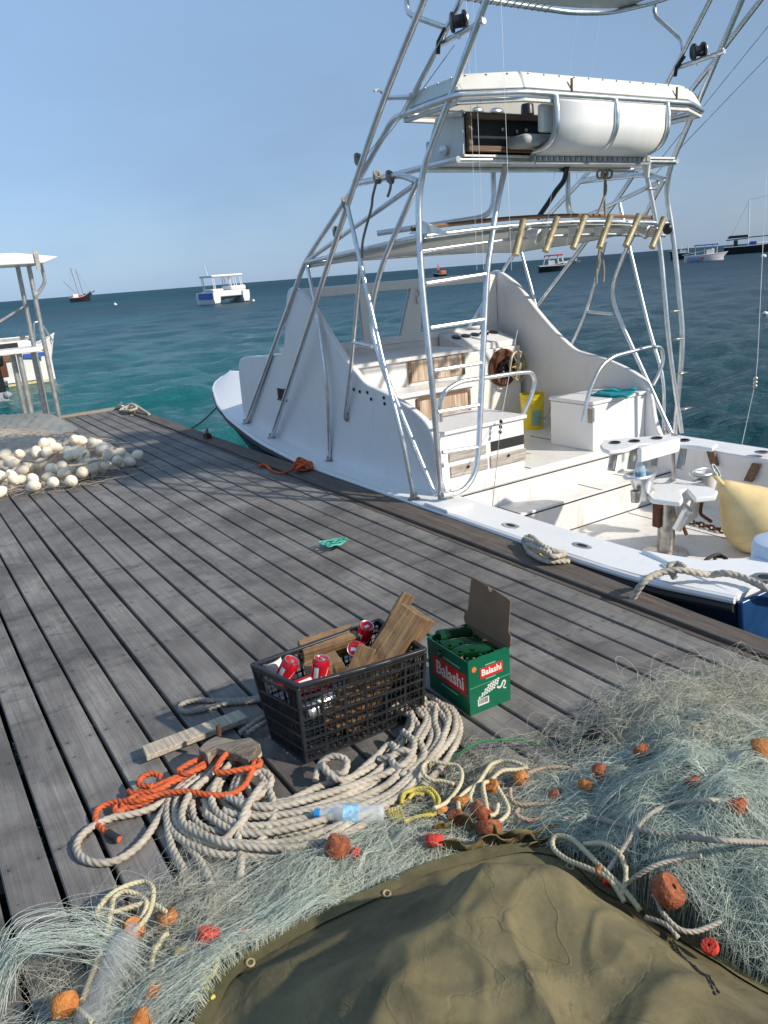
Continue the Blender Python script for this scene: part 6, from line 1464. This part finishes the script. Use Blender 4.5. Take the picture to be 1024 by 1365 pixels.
# ------------------------------------------------------------------ fish cleaning station at the dock end
def station():
    t = thing('fish_cleaning_station', (1.5, 11.45, 0), 'white roofed steel work table on legs at the far end of the dock', 'work table')
    def post(px, py, y, ztop, r=.028):
        p = G(px, py, 0); p = (p[0], y, 0); b = MB(); b.tube([(p[0], y, -.6), (p[0], y, ztop)], r, 10); b.build('post', M['steel_pale'], t); return p[0]
    xa = PY(82, 557, 11.40)[0]; xb = PY(68, 555, 11.62)[0]
    for x, y in ((xa-.03, 11.38), (xb-.02, 11.70), (xa-1.9, 11.38), (xb-1.9, 11.70)):
        b = MB(); b.tube([(x, y, -.7), (x, y, 2.02)], .03, 10); b.build('post', M['steel_pale'], t)
    for x, y in ((xa-.37, 11.36), (xa-.41, 11.66), (xb-.06, 11.60)):
        b = MB(); b.tube([(x, y, -.7), (x, y, .93)], .035, 10); b.build('leg', M['steel_pale'], t)
    zt = PY(52, 470, 11.3)[2]; b = MB(); b.box(xa-2.2, xa-.12, 11.26, 11.74, .93, .99); b.build('table_top', M['white_worn'], t, bevel=.01)
    b = MB(); b.box(xa-2.2, xa-.14, 11.70, 11.74, 1.08, 1.13); b.build('back_rail', M['steel_pale'], t, bevel=.006)
    b = MB(); b.prism([(xa-2.2, 11.1, 2.03), (xa+.12, 11.1, 2.03), (xa+.30, 11.1, 2.10), (xa-.2, 11.1, 2.17), (xa-2.2, 11.1, 2.17)], (0, .9, 0)); b.build('roof', M['white_clean'], t, bevel=.01)
    b = MB(); b.tube(fillet([(xa-.03, 11.36, 1.62), (xa+.13, 11.36, 1.80), (xa+.12, 11.36, 2.03)], .06), .022, 8); b.build('roof_brace', M['steel_pale'], t)
    b = MB(); b.box(xa+.01, xa+.06, 11.08, 11.11, 1.95, 2.20); b.build('roof_clip', M['steel_pale'], t)
    b = MB(); b.tube([(xb-.02, 11.7, 1.52), (xb-1.1, 11.75, 1.0)], .018, 8); b.build('diagonal_brace', M['steel_pale'], t)
station()

M['blue_dull'] = simple('faded_blue_paint', (.10,.17,.33), .5)
# ------------------------------------------------------------------ boats lying off
class Far:
    """local frame standing on the water under a pixel: x to the viewer's right, y away, z up, unit = one photo pixel"""
    def __init__(s, name, px, py, label, yaw=0., group='boats moored offshore', cat='boat', z=SEAZ):
        s.p = Vector(G(px, py, z)); d = math.hypot(s.p.x, s.p.y); s.k = (Vector((s.p.x, s.p.y, z-CAMZ))).length/FPX*1.03
        s.a = -math.atan2(s.p.x, s.p.y)+yaw; s.t = thing(name, tuple(s.p), label, cat, group, s.a); s.R = Matrix.Rotation(s.a, 3, 'Z')
    def w(s, x, y, z): return s.p + s.R @ (Vector((x, y, z))*s.k)
    def hull(s, name, mat, L, B, H, bowx=1, sheer=.25, z0=-.15, trans=.75, parent=None):
        """boat hull along local x, bow towards sign bowx"""
        b = MB(); n = 14; rows = []
        for i in range(n):
            t = i/(n-1); hw = B/2*(trans+(1-trans)*min(1, t*2.5))*(1-max(0, (t-.45)/.55)**2.2); z = H*(1+sheer*(2*max(0, t-.35))**2); x = (t-.5)*L*bowx; xr = x-bowx*L*.09*max(0, (t-.6)/.4)
            rows.append([(x,-hw,z),(xr,-hw*.86,z*.45),(xr,-hw*.6,H*z0),(xr,hw*.6,H*z0),(xr,hw*.86,z*.45),(x,hw,z)])
        vs = [s.w(*p) for r in rows for p in r]; fs = []
        for i in range(n-1):
            for j in range(6): fs.append((i*6+j, i*6+(j+1) % 6, (i+1)*6+(j+1) % 6, (i+1)*6+j))
        fs += [tuple(range(6)), tuple((n-1)*6+j for j in range(6))]
        b.add(vs, fs); o = b.build(name, M[mat], parent or s.t, angle=40)
        b = MB()
        for sg in (0, 5): b.tube([s.w(*r[sg]) for r in rows], .02*B*s.k, 6)
        b.build('gunwale', M['white'], o); return o
    def box(s, name, mat, x0, x1, y0, y1, z0, z1, parent=None, bev=.0, top=None):
        b = MB(); t = top or (0, 0); P = [s.w(x0,y0,z0),s.w(x1,y0,z0),s.w(x1,y1,z0),s.w(x0,y1,z0)]; Q = [s.w(x0+t[0],y0,z1),s.w(x1-t[1],y0,z1),s.w(x1-t[1],y1,z1),s.w(x0+t[0],y1,z1)]
        b.add(P+Q, [(3,2,1,0),(4,5,6,7),(0,1,5,4),(1,2,6,5),(2,3,7,6),(3,0,4,7)]); return b.build(name, M[mat], parent or s.t, bevel=bev*s.k)
    def pole(s, name, mat, a, c, r, parent=None):
        b = MB(); b.tube([s.w(*a), s.w(*c)], r*s.k, 6); return b.build(name, M[mat], parent or s.t)
# two masted dark schooner, far left
f = Far('schooner', 109, 402, 'small dark two masted schooner far off at the left on the horizon', .25)
f.hull('hull', 'hull_black', 26, 8, 5, 1, .9, trans=.6); f.box('deck_house', 'white_worn', -9, -3, -2, 2, 5, 9); f.box('deck_house', 'red', -3, 2, -2, 2, 5, 7.5)
m1 = f.pole('mast', 'hull_grey', (-1,0,5), (-5.5,0,38), .5); f.pole('mast', 'hull_grey', (4,0,5), (0,0,36), .5); f.pole('boom', 'hull_grey', (-3,0,8), (-16,0,24), .45); f.pole('bowsprit', 'hull_black', (11,0,8), (17,0,11), .5); f.box('furled_sail', 'hull_black', 4, 13, -.8, .8, 6, 8.5)
for a, c in (((-5.5,0,37),(-13,0,5)),((0,0,35),(13,0,9)),((-5.5,0,37),(0,0,35))): f.pole('stay', 'hull_grey', a, c, .12)
# white catamaran
f = Far('catamaran', 301, 404, 'white and blue passenger catamaran with flat canopy moored left of the fishing boat', .5)
for x in (-20, 20):
    b = MB()
    for y0, y1, w0, w1 in ((-18, 20, 4.6, 4.6), (20, 34, 4.6, .8)):
        ring = lambda y, w_: [f.w(x-w_*.55, y, -2), f.w(x+w_*.55, y, -2), f.w(x+w_, y, 6), f.w(x+w_, y, 14), f.w(x-w_, y, 14), f.w(x-w_, y, 6)]
        b.add(ring(y0, w0)+ring(y1, w1), [(i, (i+1) % 6, 6+(i+1) % 6, 6+i) for i in range(6)] + [tuple(range(6))[::-1], tuple(range(6, 12))])
    b.build('hull', M['white'], f.t)
    b = MB(); b.add([f.w(x-2.7, -18.4, -2), f.w(x+2.7, -18.4, -2), f.w(x+3, -18.4, 1.2), f.w(x-3, -18.4, 1.2)], [(0,1,2,3)]); b.build('boot_top', M['hull_black'], f.t)
b = MB()
arch = [(-16, 9), (-12, 6.5), (-5, 4.2), (5, 4), (12, 5.5), (16, 9)]
b.prism([f.w(x, 18, z) for x, z in arch], f.w(0, -10, 0)-f.w(0, 18, 0)); b.build('tunnel_shell', M['hull_grey'], f.t)
f.box('blue_side', 'blue', -25.2, -24.2, -15, 20, 6, 13); f.box('bridge_deck', 'white', -22, 22, -16, 18, 8, 15, bev=1); f.box('seat_block', 'white', 2, 23, -14, 10, 15, 20, bev=1.5); f.box('seat_block', 'white', -23, -8, -14, 10, 15, 17.5, bev=1); f.box('canopy', 'white_clean', -22, 20, -14, 18, 31, 33.5, bev=.8)
for x in (-20,-18,8,11,17,19):
    for y in (-12, 15): f.pole('canopy_post', 'white', (x+1,y,15), (x-1,y,31), .5)
f.pole('antenna', 'white', (-19,0,33), (-22,0,46), .35)
# orange buoy boat
f = Far('dinghy', 586, 370, 'tiny dark dinghy with an orange figure shaped buoy seen through the tower', .2); f.hull('hull', 'hull_black', 17, 8, 4, -1, .3); f.box('orange_tank', 'orange', 1, 8, -3, 3, 4, 8, bev=.8); f.box('orange_flag', 'orange', -2.5, .5, -.3, .3, 9, 16, top=(1,1)); f.pole('staff', 'hull_black', (-1,0,3), (-1,0,12), .35)
# dark launch with red canopy
f = Far('motor_launch', 738, 362, 'dark motor launch with a red canopy seen between the tower legs', .1)
f.hull('hull', 'hull_black', 36, 13, 8, 1, .25); f.box('console', 'white', -6, 2, -3, 3, 8, 13); f.box('bow_seat', 'white', 6, 16, -4, 4, 8, 10.5, bev=.5); f.box('canopy', 'red', -11, 11, -5, 5, 18, 19.5, top=(1,1)); f.box('white_line', 'white', -17, 14, -6.7, -6.4, 6.6, 7.6)
for x in (-10, -5, 5, 10):
    for y in (-4, 4): f.pole('canopy_post', 'white', (x*1.2,y,8), (x,y,18), .4)
f = Far('small_boat', 767, 351, 'faint small pale boat just right of the red canopied launch', .0); f.hull('hull', 'hull_grey', 12, 5, 3, -1, .3); f.box('cabin', 'white', -3, 2, -1.5, 1.5, 3, 7)
# boats at the right
f = Far('work_boat', 906, 346, 'dark green open workboat just right of the tower legs', .0); f.hull('hull', 'hull_black', 24, 9, 7, -1, .3); f.box('cabin', 'white', 0, 7, -3, 3, 7, 10)
for x in (1, 9): f.pole('mast', 'white', (x,0,7), (x,0,15), .4)
f.pole('rail', 'white', (-3,0,12), (9,0,12.5), .3)
f = Far('dive_boat', 941, 348, 'white and blue dive boat with thin canopy at the right', .1); f.hull('hull', 'white', 46, 14, 7, 1, .15); f.box('blue_patch', 'blue_dull', -20, -5, -7.2, -6.6, 1.5, 5); f.box('red_patch', 'red', -5, -3, -7.3, -6.8, 2.5, 5); f.box('cabin', 'white', 0, 8, -4, 4, 7, 13, bev=.6); f.box('canopy', 'blue', -13, 12, -5, 5, 17, 18.2); f.pole('outrigger', 'white', (-26,0,8), (2,0,12), .4)
for x in (-12, -2, 6, 11): f.pole('canopy_post', 'white', (x,-3,7), (x,-3,17), .35)
f = Far('sailing_yacht', 1006, 337, 'black hulled yacht with two white masts at the right edge', .1); f.hull('hull', 'hull_black', 64, 14, 8, 1, .25); f.box('cabin', 'white', -8, 16, -3, 3, 8, 11, bev=.5); f.box('blue_cover', 'blue', -6, 1, -3.4, -2, 9, 12.5)
f.pole('mast', 'white', (-7,0,8), (-8.5,0,56), .7); f.pole('mast', 'white', (13,0,8), (17,0,64), .8); f.box('furled_sail', 'hull_black', -29, -8, -1, 1, 17, 20, top=(2,0)); f.pole('boom', 'hull_black', (-30,0,15.5), (-8,0,16), .6); f.pole('boom', 'hull_black', (-8,0,17), (30,0,17.5), .6); f.box('bimini', 'hull_black', -22, -18, -2, 2, 8, 15)
for a, c in (((-8.5,0,56),(-30,0,8)),((-8.5,0,56),(17,0,60)),((17,0,62),(32,0,9))): f.pole('stay', 'hull_grey', a, c, .15)
for px, py in ((1018, 343), (1020, 419), (154, 407), (338, 402)):
    f = Far('marker_buoy', px, py, {1018:'tiny white buoy below the yacht at the right edge',1020:'small white buoy on the water at the right edge beside the thin line',154:'tiny white mark buoy between schooner and catamaran',338:'tiny white buoy just right of the catamaran'}[px], 0, 'white buoys on the water', 'buoy')
    b = MB(); r = 3.0*f.k if px > 1000 else 2.0*f.k; b.ell(f.w(0,0,1), (r, r, r*.8)); b.build('float_ball', M['white'], f.t); f.pole('pin', 'hull_grey', (0,0,2), (0,0,4.5), .4)
# motor boat behind the work table, outboard to the left
f = Far('motor_boat', 30, 510, 'white open motor boat with rusty waterline behind the steel work table', .25, None); 
f.hull('hull', 'white_worn', 92, 40, 34, 1, .30, -.1, .85); f.box('rust_band', 'white_worn', -20, 20, -19.2, -18.7, 3, 9); f.box('waterline', 'dirty_cream', -20, 26, -18.0, -17.4, -1, 1.6)
f.box('cuddy', 'white', -26, 34, -14, 14, 34, 50, bev=2, top=(8,26)); f.box('window', 'dark', -20, 0, -14.6, -14.1, 40, 46); f.box('blue_stripe', 'blue', 2, 26, -20.6, -19.2, 28, 33); f.box('brown_locker', 'teak', -26, -8, -20.4, -19.4, 27, 33)
b = MB(); b.tube(fillet([f.w(20,-8,40), f.w(24,-8,66), f.w(31,-8,66), f.w(42,-6,42)], 6*f.k), .9*f.k, 8); b.build('bow_rail', M['alu'], f.t)
f.pole('antenna', 'white', (-28,0,44), (-31,0,70), .7)
f = Far('outboard_motor', 6, 534, 'black outboard motor tilted at the left edge below the work table', .1, None, 'outboard motor'); f.box('cowling', 'black', -14, 8, -6, 6, 38, 66, bev=4); f.box('midsection', 'black', -8, 4, -3, 3, 10, 40, bev=1); f.box('skeg', 'hull_grey', -10, 6, -2, 2, -2, 12, bev=1, top=(3,4))
b = MB(); b.lathe([(0,-3*f.k),(4*f.k,-3*f.k),(5*f.k,0),(2*f.k,5*f.k),(0,6*f.k)], f.w(4,0,6), (1,0,0), 14); b.build('gearcase', M['hull_grey'], f.t)
f.box('transom_bracket', 'rust', 2, 10, -4, 4, 26, 44, bev=1)
